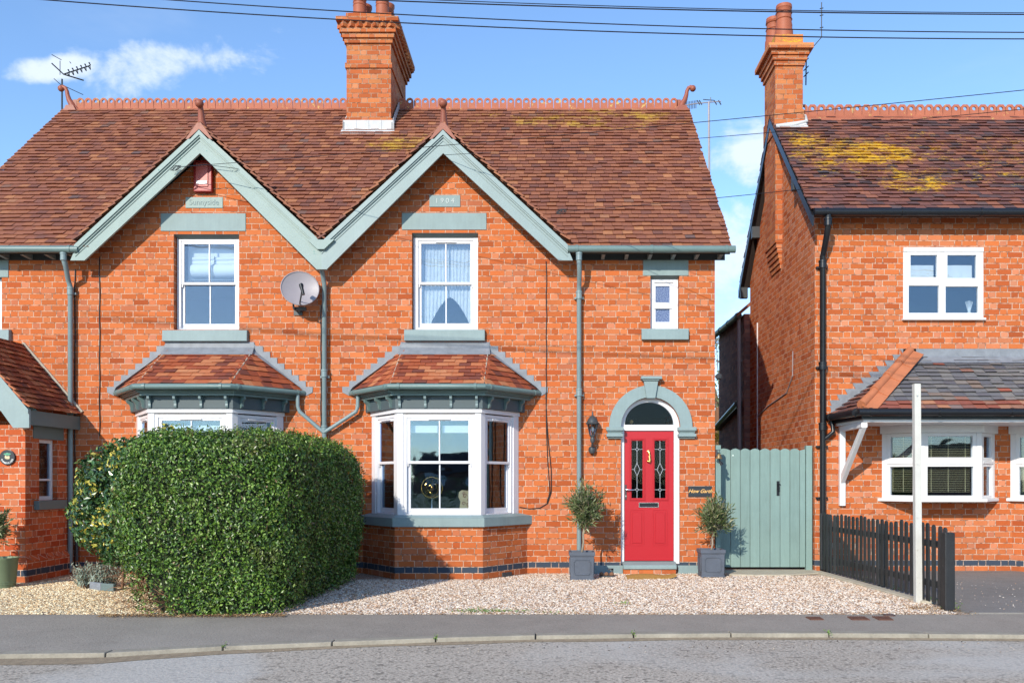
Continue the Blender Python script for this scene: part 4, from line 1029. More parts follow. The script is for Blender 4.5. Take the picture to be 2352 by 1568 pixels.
# side wall: purple-brown rear wing
rw = MB().yz([(4.745, 0), (7.45, 0), (7.45, 4.86), (4.745, 4.86)], 4.06, 4.3).box(4.31, 10, 4.745, 7.45, 0, 4.86)
rwing = part(nb, 'rear_wing', rw, M_BRICK_D)
m = MB(); m.add([(3.92, 4.76, 4.88), (3.92, 7.5, 4.88), (6.5, 7.5, 7.1), (6.5, 4.76, 7.1), (3.92, 4.76, 4.80), (3.92, 7.5, 4.80), (6.5, 7.5, 7.0), (6.5, 4.76, 7.0)], [(3, 2, 1, 0), (4, 5, 6, 7), (0, 1, 5, 4), (0, 4, 7, 3)])
part(rwing, 'wing_roof', m, M_TILE_N)
m = MB(); gutter(m, [(3.96, 4.80, 4.84), (3.94, 7.6, 4.84)], .065, .8); part(rwing, 'wing_gutter', m, M_IRON, smooth='auto')
m = MB(); m.tube([(3.99, 4.92, 4.80), (4.01, 4.92, .02)], .042, 10)
for z in (1.9, 3.9): m.tube([(4.0, 4.92, z), (4.0, 4.92, z+.04)], .055, 10)
part(rwing, 'wing_downpipe', m, M_GREYP if 'M_GREYP' in globals() else M_DISH, smooth='auto')
m = MB(); m.yz([(4.95, 3.08), (7.4, 2.70), (7.4, 2.60), (4.95, 2.94)], 3.94, 4.058); m.tube([(3.94, 4.95, 3.02), (3.94, 7.45, 2.64)], .05, 8)
part(rwing, 'lean_to_eaves', m, M_BLACK)
# roof
NT_ = math.hypot(n_ry-n_ey, n_rz-n_ez); nS = (0, (n_ry-n_ey)/NT_, (n_rz-n_ez)/NT_); VX = 4.03
mb = MB(); tiles(mb, (VX, n_ey-.03, n_ez), (1, 0, 0), nS, lambda t: (0, 10.5), NT_, tw=.175, g=.118, seed=91, jit=1.3)
part(nb, 'main_roof', mb, M_TILE_N)
mb = MB(); tiles(mb, (VX+10.5, 2*n_ry+.03, n_ez), (-1, 0, 0), (0, -nS[1], nS[2]), lambda t: (0, 10.5), NT_, tw=.175, g=.118, seed=92)
part(nb, 'rear_roof', mb, M_TILE_N)
m = MB().yz([(n_ey, n_ez-.04), (n_ry, n_rz-.03), (2*n_ry, n_ez-.04), (2*n_ry, n_ez-.1), (n_ry, n_rz-.11), (n_ey, n_ez-.1)], VX+.03, VX+10.5); part(nb, 'roof_deck', m, M_DECK)
for (ya, za_, yb, zb_) in ((n_ey-.08, n_ez-.10, n_ry, n_rz-.02), (2*n_ry+.12, n_ez-.13, n_ry, n_rz-.02)):
    m = MB().yz([(ya, za_-.16), (yb, zb_-.16), (yb, zb_), (ya, za_)] if ya < yb else [(yb, zb_-.16), (ya, za_-.16), (ya, za_), (yb, zb_)], VX-.006, VX+.022); part(nb, 'verge_board', m, M_BLACK)
for yy, zz in ((1.05, 6.42), (3.95, 6.42), (5.0, 5.45)):
    part(nb, 'purlin_end', MB().box(VX-.0, NX0-.001, yy-.06, yy+.06, zz-.22, zz), M_IRON)
mb = MB(); crest(mb, 4.56, 14.0, n_ry, n_rz-.0, .162, .235, lobes='chamfer'); mb.add([(4.56, n_ry, n_rz+.05), (14, n_ry, n_rz+.05), (14, n_ry-.16, n_rz-.08), (4.56, n_ry-.16, n_rz-.08), (14, n_ry-.16, n_rz-.11), (4.56, n_ry-.16, n_rz-.11)], [(0, 3, 2, 1), (3, 5, 4, 2)])
part(nb, 'ridge_crest', mb, M_TERRA)
# chimney breast and stack
qx0, qx1, qy0, qy1 = 4.055, 4.546, 2.22, 3.0
m = MB().box(qx0, qx1, qy0, qy1, 5.66, 8.95)
for i in range(6): m.box(qx0+.02*(i+1), qx1, qy0+.012*(i+1), qy1-.012*(i+1), 5.66-.0892*(i+1), 5.66-.0892*i-.001)
m.box(qx0-.02, qx1+.02, qy0-.02, qy1+.02, 7.62, 8.02)
for i, (z, o) in enumerate(((8.80, .03), (8.885, .06), (8.97, .09))): m.box(qx0-o, qx1+o, qy0-o, qy1+o, z, z+.084)
m.box(qx0-.15, qx1+.15, qy0-.15, qy1+.15, 9.056, 9.14); m.box(qx0+.0, qx1-.0, qy0+.0, qy1, 9.142, 9.36)
M_BRICK_L = tile_mat('lichened_cap_brick', [(0, (.50, .16, .05)), (1, (.62, .24, .08))], lichen=[((4.3, 2.4, 9.3), (.6, .5), 1.0)], licol=(.66, .42, .03))
nch = part(nb, 'chimney', m, M_BRICK_C)
m = MB(); m.box(qx0-.152, qx1+.152, qy0-.152, qy1+.152, 9.10, 9.143); m.box(qx0-.003, qx1+.003, qy0-.003, qy1+.003, 9.2, 9.362); part(nch, 'lichened_cap', m, M_BRICK_L)
for i, (x, y, h, tlt) in enumerate(((4.26, 2.42, .55, .03), (4.17, 2.78, .50, 0))):
    m = MB(); m.lathe([(.165, 9.34), (.16, 9.5), (.145, 9.55), (.15, 9.6), (.138, 9.66), (.13, 9.34+h), (.145, 9.36+h), (.14, 9.42+h), (.12, 9.42+h)], (x, y, 0), 18)
    for zz in (9.70, 9.82): m.lathe([(.138, zz), (.15, zz+.012), (.136, zz+.026)], (x, y, 0), 18, cap=False)
    part(nch, 'chimney_pot', m, M_POT, smooth='auto')
m = MB(); zf = lambda y: n_ez+nsl*y
m.add([(4.06, 2.14, zf(2.14)+.045), (4.62, 2.14, zf(2.14)+.05), (4.66, 2.40, zf(2.4)+.06), (4.56, 2.19, zf(2.2)+.13), (4.06, 2.19, zf(2.2)+.06)], [(0, 1, 3, 4), (1, 2, 3)])
m.tube([(4.05, 2.17, zf(2.17)+.04), (4.35, 2.165, zf(2.17)+.06), (4.6, 2.18, zf(2.2)+.11), (4.63, 2.38, zf(2.4)+.09)], .03, 8)
part(nb, 'chimney_flashing', m, M_LEADL)
# gutter, eaves
m = MB(); gutter(m, [(4.06, -.05, 5.515), (14, -.05, 5.51)], .062, 1.15); part(nb, 'gutter', m, M_BLACK, smooth='auto')
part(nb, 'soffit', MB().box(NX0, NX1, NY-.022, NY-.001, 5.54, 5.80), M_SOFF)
for i in range(12):
    x = 4.42+i*.62; part(nb, 'rafter_foot', MB().yz([(.02, 5.60), (.02, 5.52), (.277, 5.55), (.277, 5.70)], x, x+.06), M_IRON)
xp = PX(1890, NY-.09)
pipe([(xp, -.05, 5.50), (xp, -.05, 5.32), (xp, -.0, 5.2), (xp, .12, 5.02), (xp, NY-.085, 4.9), (xp, NY-.085, .03)], r=.047, mat=M_BLACK, sockets=[(xp, -.05, 5.36), (xp, NY-.085, 4.78), (xp, NY-.085, 3.2), (xp, NY-.085, 2.26)],
     clips=[(xp, NY-.05, 4.74), (xp, NY-.05, 3.18), (xp, NY-.05, 1.95), (xp, NY-.05, 1.15)], parent=nb)
# upper casement window
x0, x1, z0, z1 = NW; fr, gl = MB(), MB(); A, B = (x0, NY-.02), (x1, NY-.02); L = x1-x0
fX = lambda u: PX(u, NY)-x0
zt_, zb_ = z1, z0
for a, b_, c, d_, e in ((0, L, z1-.07, z1, .012), (0, .06, z0, z1-.07, 0), (L-.06, L, z0, z1-.07, 0), (.06, L-.06, z0, z0+.06, .0)):
    fr.obox(A, B, a, b_, -.10, e, c, d_)
fr.obox(A, B, -.02, L+.02, -.10, .05, z0-.035, z0-.001)
mu = fX(2163)
fr.obox(A, B, mu-.03, mu+.03, -.1, -.001, z0+.06, z1-.07)
zt1, zt2 = PZ(652, NY), PZ(645, NY)
panes = []
for (a, b_, hi) in ((.06, mu-.03, PZ(649, NY)), (mu+.03, L-.06, PZ(651, NY))):
    fr.obox(A, B, a, b_, -.1, .006, hi-.03, hi+.03)
    for lo, up, fw_ in ((z0+.06, hi-.03, .022), (hi+.03, z1-.07, .05)):
        fr.obox(A, B, a, a+fw_, -.06, .004, lo, up); fr.obox(A, B, b_-fw_, b_, -.06, .004, lo, up)
        fr.obox(A, B, a+fw_, b_-fw_, -.06, .003, lo, lo+fw_); fr.obox(A, B, a+fw_, b_-fw_, -.06, .003, up-fw_, up)
        gl.obox(A, B, a+fw_-.003, b_-fw_+.003, -.03, -.025, lo+fw_-.003, up-fw_+.003)
f = part(nb, 'casement_window', fr, M_WHITEP, bevel=.004); part(f, 'pane', gl, M_GLASS)
# projecting ground floor roof
cz, czt, cyf = 2.44, 3.34, -.82
cx_e, cx_w, cx_t = 4.50, 4.41, 5.66
can = None
mb = MB(); T = math.hypot(NY-cyf, czt-cz); Sv = (0, (NY-cyf)/T, (czt-cz)/T)
tiles(mb, (cx_e, cyf, cz), (1, 0, 0), Sv, lambda t: (.0+(cx_t-cx_e)*t/T+.0, 9), T, tw=.178, g=.108, tmin=.216, seed=101, jit=1.2)
can = part(nb, 'bay_canopy_roof', mb, M_TILE_G)
mb = MB(); tiles(mb, (cx_e, cyf, cz), (1, 0, 0), Sv, lambda t: (.0+(cx_t-cx_e)*t/T, 9), .216, tw=.178, g=.108, seed=102)
# left hip side
A_ = Vector((cx_w, NY, cz)); B_ = Vector((cx_e, cyf, cz)); Uv = (B_-A_).normalized(); apex = Vector((cx_t, NY, czt)); rel = apex-A_; sA = rel.dot(Uv); up = rel-Uv*sA; Ts = up.length
hb = MB(); tiles(hb, A_, Uv, up.normalized(), lambda t: (sA*t/Ts, (B_-A_).length+(sA-(B_-A_).length)*t/Ts), Ts, tw=.178, g=.12, seed=103); part(can, 'hip_end_tiles', hb, M_TILE_N)
part(can, 'red_edge_tiles', mb, M_TILE_R)
m = MB(); m.add([(cx_w+.02, NY, cz-.01), (cx_e+.02, cyf+.02, cz-.01), (13.5, cyf+.02, cz-.01), (13.5, NY, czt-.01), (cx_t, NY, czt-.01), (13.5, NY, cz-.06), (13.5, cyf+.02, cz-.06), (cx_e+.02, cyf+.02, cz-.06), (cx_w+.02, NY, cz-.06)],
               [(1, 2, 3, 4), (0, 1, 4), (5, 6, 7, 8), (1, 7, 6, 2), (0, 8, 7, 1)])
part(can, 'roof_board', m, M_DECK)
m = MB()   # bonnet hip: half round roll with a flat wing on the front side
pa = Vector((cx_e+.02, cyf+.02, cz+.05)); pb = Vector((cx_t+.0, NY-.03, czt+.11)); n_h = 4
for i in range(n_h):
    a = pa+(pb-pa)*(i/n_h); b_ = pa+(pb-pa)*((i+1.03)/n_h); li = Vector((0, 0, .012*(n_h-i)/n_h))
    m.tube([a+li*1.8, b_], [.068, .058], 12)
    nrm = Vector((0, -(czt-cz), (NY-cyf))).normalized(); d = (b_-a).normalized(); sd = nrm.cross(d).normalized()
    if sd.x < 0: sd = -sd
    q0, q1, q2, q3 = a+nrm*.03, a+sd*.21+nrm*.012, b_+sd*.21+nrm*.004, b_+nrm*.01
    m.add([q0, q1, q2, q3]+[p-nrm*.02 for p in (q0, q1, q2, q3)], [(0, 1, 2, 3), (4, 5, 1, 0), (5, 6, 2, 1), (6, 7, 3, 2)])
part(can, 'hip_tile', m, paint('orange_hip_tile', (.44, .15, .068), .6, .3, .2, 5), smooth='auto')
lf = MB()
lf.add([(cx_t-.1, NY-.18, czt-.10), (13.5, NY-.18, czt-.10), (13.5, NY-.012, czt+.03), (cx_t-.1, NY-.012, czt+.03), (cx_t-.1, NY-.012, czt+.14), (13.5, NY-.012, czt+.14)], [(0, 1, 2, 3), (3, 2, 5, 4)])
Hc = .0892; st = []; sl2 = (czt-cz)/(cx_t-cx_w)
zz = math.ceil((cz+.06)/Hc)*Hc
while zz < czt+.2:
    xx = cx_w+(zz-cz)/sl2; st.append((max(xx-.34, cx_w+.0), zz)); st.append((max(xx-.17, cx_w+.02), zz)); zz += Hc
st = [(cx_w+.02, cz+.10)]+st+[(cx_t+.1, czt+.14)]
low = [(cx_t+.1, czt+.02), (cx_w+.02, cz-.02)]
lf.xz((st+low)[::-1], NY-.012, NY)
lf.add([(cx_w, NY-.013, cz+.02), (cx_t, NY-.013, czt+.02), (cx_t, NY-.12, czt-.0), (cx_w+.02, NY-.12, cz+.02)], [(3, 2, 1, 0)])
part(can, 'flashing', lf, M_LEAD)
m = MB(); gutter(m, [(cx_w-.03, NY-.02, cz-.035), (cx_e-.04, cyf-.05, cz-.035), (13, cyf-.05, cz-.04)], .055, 1.0); part(can, 'gutter', m, M_BLACK, smooth='auto')
m = MB(); m.tube([(cx_w-.0, NY-.06, cz-.06), (cx_w+.02, NY-.08, cz-.16), (cx_w+.03, NY-.09, cz-.26), (cx_w-.05, NY-.09, cz-.33), (xp, NY-.085, cz-.39)], .034, 10); part(can, 'branch_pipe', m, M_BLACK, smooth='auto')
m = MB(); m.xy([(cx_w+.04, NY-.002), (cx_e+.03, cyf+.03), (13, cyf+.03), (13, NY-.002)], cz-.13, cz-.062); part(can, 'black_fascia', m, M_BLACK)
m = MB(); m.xy([(cx_w+.09, NY-.003), (cx_e+.07, cyf+.08), (13, cyf+.08), (13, NY-.003)], cz-.17, cz-.131); part(can, 'white_soffit', m, M_WHITEP)
# gallows bracket
gx0 = 4.55
m = MB(); m.box(gx0, gx0+.09, NY-.07, NY-.001, 1.03, cz-.171); m.box(gx0+.0, gx0+.09, cyf+.1, NY-.072, cz-.25, cz-.171)
d0, d1 = Vector((gx0+.045, NY-.10, 1.42)), Vector((gx0+.045, cyf+.16, cz-.255))
w2 = .055
m.yz([(NY-.071, 1.38), (NY-.071, 1.52), (cyf+.22, cz-.252), (cyf+.10, cz-.252)], gx0+.012, gx0+.078)
part(can, 'gallows_bracket', m, M_WHITEP, bevel=.006)
# ground floor bow windows
def bow(x0, x1, p, name):
    w_ = x1-x0; F = [(x0, NY), (x0+w_*.235, NY-p), (x1-w_*.235, NY-p), (x1, NY)]
    fr, gl = MB(), MB()
    zmid = 1.70
    for A, B in zip(F, F[1:]):
        L = ease(A, B); side = L < w_*.5
        fr.obox(A, B, -.01, .07, -.09, .006, bz0, bz1-.15); fr.obox(A, B, L-.07, L+.01, -.09, .005, bz0, bz1-.15)
        for lo, hi, f_ in ((bz0, zmid-.02, .045), (zmid+.02, bz1-.15, .055)):
            fr.obox(A, B, .07, .07+f_, -.07, -.002, lo, hi); fr.obox(A, B, L-.07-f_, L-.07, -.07, -.002, lo, hi)
            fr.obox(A, B, .07+f_, L-.07-f_, -.07, -.003, lo, lo+f_); fr.obox(A, B, .07+f_, L-.07-f_, -.07, -.003, hi-f_, hi)
            gl.obox(A, B, .07+f_-.003, L-.07-f_+.003, -.045, -.04, lo+f_-.003, hi-f_+.003)
        fr.obox(A, B, .07, L-.07, -.08, .01, zmid-.02, zmid+.02)
        fr.obox(A, B, -.02, L+.02, -.1, .05, bz1-.149, bz1-.02); fr.obox(A, B, -.03, L+.03, -.1, .075, bz1-.019, cz-.172)
    f = part(nb, name, fr, M_WHITEP, bevel=.003)
    part(f, 'pane', gl, M_GLASS)
    m = MB(); m.xy([(x0-.09, NY+.02), (F[1][0]-.05, NY-p-.09), (F[2][0]+.05, NY-p-.09), (x1+.09, NY+.02)], bz0-.05, bz0-.001); part(f, 'sill', m, M_WHITEP, bevel=.008)
    m = MB(); m.xy([(x0, NY), (F[1][0], NY-p), (F[2][0], NY-p), (x1, NY)], cz-.1715, cz-.171+.0005)
    return f, F
f1, F1 = bow(B1[0], B1[1], .42, 'bow_window'); f2, F2 = bow(B2[0], B2[1], .50, 'bow_window')
m = MB(); m.xy([(B2[0]+.0, NY+.02), (B2[0]+.5, NY-.48), (B2[1]-.5, NY-.48), (B2[1], NY+.02)], 0, bz0-.051); part(f2, 'brick_base', m, M_BRICK_N)
# cables on the side wall
for pts, nm in (([(NX0-.012, 4.05, 4.55), (NX0-.012, 4.05, 1.3)], 'white'), ([(NX0-.012, 1.5, 3.62), (NX0-.012, 1.52, 3.2), (NX0-.012, 1.9, 2.95), (NX0-.012, 3.2, 2.83), (NX0-.012, 4.02, 2.7)], 'thin')):
    o = MB().tube(pts, .013 if nm == 'white' else .009, 6).build('wall_cable', M_WHITE if nm == 'white' else M_DISH)
    o['label'] = 'white conduit running straight down the side wall of the right-hand house' if nm == 'white' else 'thin cable sagging across the side wall of the right-hand house'; o['category'] = 'cable'; o['group'] = 'cables clipped to the walls'

# ------------------------------------------------------------------ curtains, blinds and things seen in the windows
def drape(x0, x1, zlo, zhi, y, waves=16, amp=.012, edge=None, n=120):
    m = MB(); vs = []; fs = []; K = 14
    for i in range(n+1):
        u = i/n; x = x0+(x1-x0)*u; lo = zlo if edge is None else edge(u)
        for k in range(K+1):
            v = k/K; z = lo+(zhi-lo)*v
            vs.append((x, y+amp*math.sin(u*waves*6.28+1.3*math.sin(v*3+u*9))*(1-.3*v), z))
    for i in range(n):
        for k in range(K): a = i*(K+1)+k; fs.append((a, a+K+1, a+K+2, a+1))
    return m.add(vs, fs)
zc0, zc1 = WR[2]+.09, WR[3]-.1
ed = lambda u: zc0+.02+.42*max(0, 1-((abs(u-.55))/.36)**1.6)+.014*abs(math.sin(u*60))
o = drape(WR[0]+.09, WR[1]-.07, zc0, zc1, .24, edge=ed).build('net_curtain', M_LACE, smooth=True); o['label'] = 'white lace net curtain with an arched hem behind the right-hand gable window'; o['category'] = 'curtain'
blind = thing('roman_blind', 'white fabric blind folded up in the left-hand gable window', 'blind', ((WL[0]+WL[1])/2, .26, WL[3]-.1))
m = MB()
for i, (za_, zb_, yy, gap) in enumerate(((WL[3]-.62, WL[3]-.40, .22, 0), (WL[3]-.41, WL[3]-.34, .235, 0), (WL[3]-.345, WL[3]-.285, .225, 0))):
    for a, b_ in ((PX(427), PX(478)), (PX(481), PX(546))):
        m.tube([(a, yy+.04, (za_+zb_)/2), (b_, yy+.04, (za_+zb_)/2+.01)], (zb_-za_)/2, 10)
part(blind, 'fabric_fold', m, M_FAB, smooth='auto')
m = MB().box(WL[0]+.1, WL[1]-.1, .30, .305, WL[3]-.64, WL[3]-.06); part(blind, 'blind_cloth', m, M_FAB)
m = MB()
for i in range(26): m.ball((WL[0]+.13+i*.033, .235, WL[3]-.655), .009, 6)
part(blind, 'bobble_trim', m, M_FAB)
for bc, lb in ((BAYS[1], 'white roller blind rolled up at the top of the bay window beside the door'), (BAYS[0], 'white roller blind at the top of the bay window behind the hedge')):
    m = MB()
    for a, b_ in ((bc-.44, bc-.04), (bc+.03, bc+.46)): m.box(a, b_, -.60, -.585, 2.12, 2.23)
    o = m.build('roller_blind', M_FAB, bevel=.004); o['label'] = lb; o['category'] = 'blind'; o['group'] = 'roller blinds in the bay windows'
    # dark curtains gathered at the sides of the bay
for sg in (-1,):
    o = drape(BAYS[1]+sg*1.0-.05, BAYS[1]+sg*1.0+.05, 1.0, 2.3, -.05, waves=3, amp=.03, n=30).build('side_curtain', M_DISH, smooth=True)
    o['label'] = 'grey curtain gathered at the %s side of the bay window beside the door' % ('left' if sg < 0 else 'right'); o['category'] = 'curtain'
for (a, b_) in ((PX(2087, NY), PX(2152, NY)), (PX(2175, NY), PX(2241, NY))):
    o = drape(a, b_, PZ(642, NY), PZ(605, NY), NY+.12, waves=1.5, amp=.006, n=20).build('white_blind', M_FAB, smooth=True)
    o['label'] = 'plain white blind half drawn in the %s upper casement of the right-hand house' % ('left' if a < PX(2160, NY) else 'right'); o['category'] = 'blind'; o['group'] = 'white blinds in the upper casement'
def venetian(F, k, lb, dark=False):
    A, B = F[k], F[k+1]; L = ease(A, B); m = MB()
    z = bz0+.10
    while z < bz1-.22:
        m.obox(A, B, .13, L-.13, -.105, -.085, z, z+.004); z += .027
    for s_ in (.22, .5, .78): m.obox(A, B, L*s_-.004, L*s_+.004, -.083, -.081, bz0+.1, bz1-.2)
    o = m.build('venetian_blind', M_BLIND); o['label'] = lb; o['category'] = 'blind'; o['group'] = 'venetian blinds in the bow windows'
venetian(F1, 0, 'cream venetian blind in the left facet of the bow window behind the white post')
venetian(F1, 1, 'cream venetian blind in the middle facet of the bow window right of the white post')
venetian(F2, 0, 'cream venetian blind in the window at the right edge of the photo')
# armillary sphere and patterned chair back in the bay
arm = thing('armillary_sphere', 'brass ring armillary ornament standing in the bay window', 'ornament', (PX(992, -.45), -.45, .93))
cx_, cz_ = PX(992, -.45), PZ(1119, -.45)
m = MB()
for i, (a, tl) in enumerate(((0, 0), (.9, .3), (1.8, -.4), (2.5, .6), (.45, 1.2))):
    r_ = .155-.012*i; M3 = Matrix.Rotation(tl, 3, 'X') @ Matrix.Rotation(a, 3, 'Z')
    m.tube([Vector((cx_, -.45, cz_))+M3 @ Vector((r_*math.cos(q), 0, r_*math.sin(q))) for q in np.linspace(0, 2*math.pi, 33)], .0065, 6, cap=False)
m.tube([(cx_-.1, -.45, cz_-.12), (cx_+.11, -.45, cz_+.13)], .004, 6)
part(arm, 'ring', m, M_GOLD, smooth='auto')
part(arm, 'core_ball', MB().ball((cx_, -.45, cz_), .028, 12), M_GOLD, smooth=True)
part(arm, 'stand', MB().lathe([(.06, .93-cz_), (.05, .95-cz_), (.015, .97-cz_), (.02, 1.02-cz_), (.009, 1.06-cz_), (.009, -.15)], (cx_, -.45, cz_), 12), M_CHROME, smooth='auto')
m = MB(); ax, az = PX(1068, -.35), PZ(1148, -.35)
m.xz([(ax-.10, .86), (ax+.12, .86), (ax+.13, az+.08), (ax+.10, az+.135), (ax-.05, az+.15), (ax-.09, az+.12), (ax-.10, az+.05), (ax-.07, az-.02)], -.36, -.2)
ch = thing('patterned_chair', 'cream chair back with dark red scroll print seen low in the bay window', 'chair', (ax, -.28, .86)); part(ch, 'chair_back', m, M_CREAM, bevel=.02)
m = MB()
for c0, c1, r0 in ((0, .06, .035), (.06, -.0, .03), (-.02, -.05, .03), (.05, -.07, .035), (-.02, .10, .022)):
    m.tube([(ax+c0+r0*(1-q/9)*math.cos(q), -.365, az+c1+r0*(1-q/9)*math.sin(q)) for q in np.linspace(0, 6.5, 16)], .004, 5)
part(ch, 'printed_scroll', m, M_DKRED)
dif = thing('reed_diffuser', 'small white reed diffuser on the upper window ledge of the right-hand house', 'ornament', (PX(2232, NY), NY+.08, NW[2]+.05))
m = MB(); x = PX(2232, NY)
for i in range(6): m.tube([(x, NY+.09, NW[2]+.07), (x-.055+i*.022, NY+.09, NW[2]+.30-.01*abs(i-2.5))], .005, 5)
part(dif, 'reed', m, M_FAB); part(dif, 'bottle', MB().lathe([(.028, .05), (.03, .11), (.012, .12), (.012, .14)], (x, NY+.09, NW[2]), 12), M_FAB, smooth='auto')
o = MB().ball((PX(1451, .3), .35, PZ(968, .3)), .03, 12).build('hall_lamp', M_GOLDP, smooth=True); o['label'] = 'small amber lamp behind the arched fanlight'; o['category'] = 'lamp'

# ------------------------------------------------------------------ things fixed to the walls
dish = thing('satellite_dish', 'grey satellite dish on the brick wall left of the centre downpipe', 'satellite dish', (PX(690), 0, PZ(700)))
dc = Vector(P3(689, 662, -.30)); dn = Vector((.28, -1, .18)).normalized(); du = dn.cross(Vector((0, 0, 1))).normalized()*-1; dv_ = dn.cross(du)*-1
if dv_.z < 0: dv_ = -dv_
m = MB(); RR = 6; K = 32; vs = [dc-dn*.055]; fs = []
for r_ in range(1, RR+1):
    for k_ in range(K):
        a = 2*math.pi*k_/K; q = r_/RR; vs.append(dc+du*(.275*q*math.cos(a))+dv_*(.262*q*math.sin(a))-dn*.055*(1-q*q))
for k_ in range(K): fs.append((0, 1+(k_+1) % K, 1+k_))
for r_ in range(RR-1):
    for k_ in range(K): a, b_ = 1+r_*K+k_, 1+r_*K+(k_+1) % K; fs.append((a, b_, b_+K, a+K))
m.add(vs, fs); m.add([v-dn*.006 for v in vs], [tuple(reversed(f)) for f in fs])
part(dish, 'reflector', m, M_DISH, smooth=True)
part(dish, 'rim', MB().tube([dc+du*(.275*math.cos(a))+dv_*(.262*math.sin(a)) for a in np.linspace(0, 2*math.pi, 41)], .008, 6, cap=False), M_DISH, smooth=True)
lnb = dc+dn*.26+du*.02-dv_*.10
part(dish, 'feed_arm', MB().tube([dc-dv_*.25-dn*.02, dc-dv_*.26+dn*.12, lnb-dv_*.10+dn*.0], .011, 6).tube([dc-dv_*.2-dn*.02, lnb-dv_*.06], .008, 6), M_IRON)
part(dish, 'receiver', MB().tube([lnb+dv_*.06-du*.01, lnb-dv_*.10+du*.03], [.028, .022], 10).tube([lnb+dv_*.05+du*.0, lnb+dv_*.055-dn*.07], [.03, .034], 12), M_BLACK, smooth='auto')
m = MB(); b0 = Vector(P3(683, 717, 0)); m.box(b0.x-.05, b0.x+.08, -.02, 0, b0.z-.05, b0.z+.08); m.tube([(b0.x, -.01, b0.z+.02), (b0.x, -.2, b0.z+.02), (b0.x+.0, -.22, b0.z+.14), dc-dn*.06-dv_*.12], .016, 8)
m.box(b0.x+.0, b0.x+.17, -.16, -.11, b0.z-.0, b0.z+.05)
part(dish, 'wall_bracket', m, M_IRON)
al = thing('alarm_box', 'red alarm box under the left gable apex', 'alarm', (PX(470), 0, PZ(444)))
m = MB().box(PX(449), PX(491), -.085, -.0, PZ(444), PZ(372)); part(al, 'housing', m, M_ALARM, bevel=.012)
part(al, 'front_panel', MB().xz(rect(PX(449.5, -.1), PX(477, -.1), PZ(428, -.1), PZ(374, -.1)), -.10, -.0855), M_ALARMP, bevel=.004)
part(al, 'status_window', MB().xz(rect(PX(451, -.1), PX(475.5, -.1), PZ(422.5, -.1), PZ(415, -.1)), -.106, -.1005), M_WHITE, bevel=.002)
# coach lantern
lan = thing('wall_lantern', 'black coach lantern on the brick wall beside the red door', 'lantern', (PX(1361), 0, PZ(1035)))
lx = PX(1361, -.15); ly = -.15; zz = lambda v: PZ(v, -.15)
m = MB().lathe([(.040, zz(1040)), (.055, zz(1033)), (.045, zz(1026))], (lx+.0, -.05, 0), 12); m.ball((lx, -.04, zz(1032)), .06, 12, (1, .6, 1))
m.tube([(lx, -.05, zz(1030)), (lx, -.10, zz(1024)), (lx, ly, zz(1016)), (lx, ly, zz(1006))], [.02, .02, .018, .026], 10)
part(lan, 'wall_arm', m, M_IRON, smooth='auto')
m = MB().lathe([(.03, zz(1016)), (.038, zz(1010)), (.03, zz(1004)), (.046, zz(1001)), (.046, zz(998.5))], (lx, ly, 0), 12)
part(lan, 'base_cup', m, M_IRON, smooth='auto')
m = MB()
for k_ in range(6):
    a = k_*math.pi/3+.3; m.tube([(lx+.046*math.cos(a), ly+.046*math.sin(a), zz(999)), (lx+.085*math.cos(a), ly+.085*math.sin(a), zz(974))], .005, 5)
m.lathe([(.10, zz(974)), (.105, zz(971.5)), (.088, zz(969.5))], (lx, ly, 0), 6, cap=False); m.lathe([(.088, zz(970)), (.075, zz(964)), (.045, zz(957)), (.02, zz(954.5)), (.012, zz(952)), (.014, zz(948)), (.002, zz(943))], (lx, ly, 0), 12)
part(lan, 'lantern_frame', m, M_IRON, smooth='auto')
m = MB().lathe([(.044, zz(998)), (.080, zz(974))], (lx, ly, 0), 6, cap=False); part(lan, 'lantern_glass', m, M_GLASSD)
part(lan, 'bulb', MB().ball((lx, ly, zz(986)), .025, 10, (1, 1, 1.6)), M_FAB, smooth=True)
sg_ = thing('house_name_sign', 'slate house name sign with gold script beside the red door', 'sign', (PX(1607), 0, PZ(1140)))
part(sg_, 'plate', MB().xz(rect(PX(1580.5), PX(1634.8), PZ(1140), PZ(1116)), -.018, -.001), M_SIGN, bevel=.003)
m = MB(); text_mesh(m, 'How Garth', .078, lambda x, y, z: (PX(1607.6)+x, -.0195-z, PZ(1127.5)+y), shear=.45, depth=.001, bold=.0012); part(sg_, 'gold_lettering', m, M_GOLDP)
rp = thing('round_name_plaque', 'round black plaque lettered Sunnyside with a painted posy on the porch brickwork', 'plaque', (PX(18, PYF), PYF, PZ(1070, PYF)))
rc = Vector((PX(19, PYF), PYF-.012, PZ(1050, PYF))); rr_ = .107
part(rp, 'disc', MB().lathe([(rr_-.006, -.012), (rr_, -.008), (rr_, .008), (rr_-.006, .012)], rc, 32, 'Y'), M_SIGN)
part(rp, 'rim', MB().tube([rc+Vector((rr_*.97*math.cos(a), -.012, rr_*.97*math.sin(a))) for a in np.linspace(0, 2*math.pi, 33)], .003, 5, cap=False), M_BLACK)
m = MB()
for i, ch_ in enumerate('SUNNYSIDE'):
    a = R(-158+i*17); c_, s_ = math.cos(a+math.pi/2), math.sin(a+math.pi/2)
    text_mesh(m, ch_, .031, lambda x, y, z: (rc.x+rr_*.76*math.cos(a)+x*c_-y*s_, rc.y-.0135-z, rc.z+rr_*.76*math.sin(a)+x*s_+y*c_), depth=.0008, bold=.001)
part(rp, 'lettering', m, M_WHITEL)
m = MB()
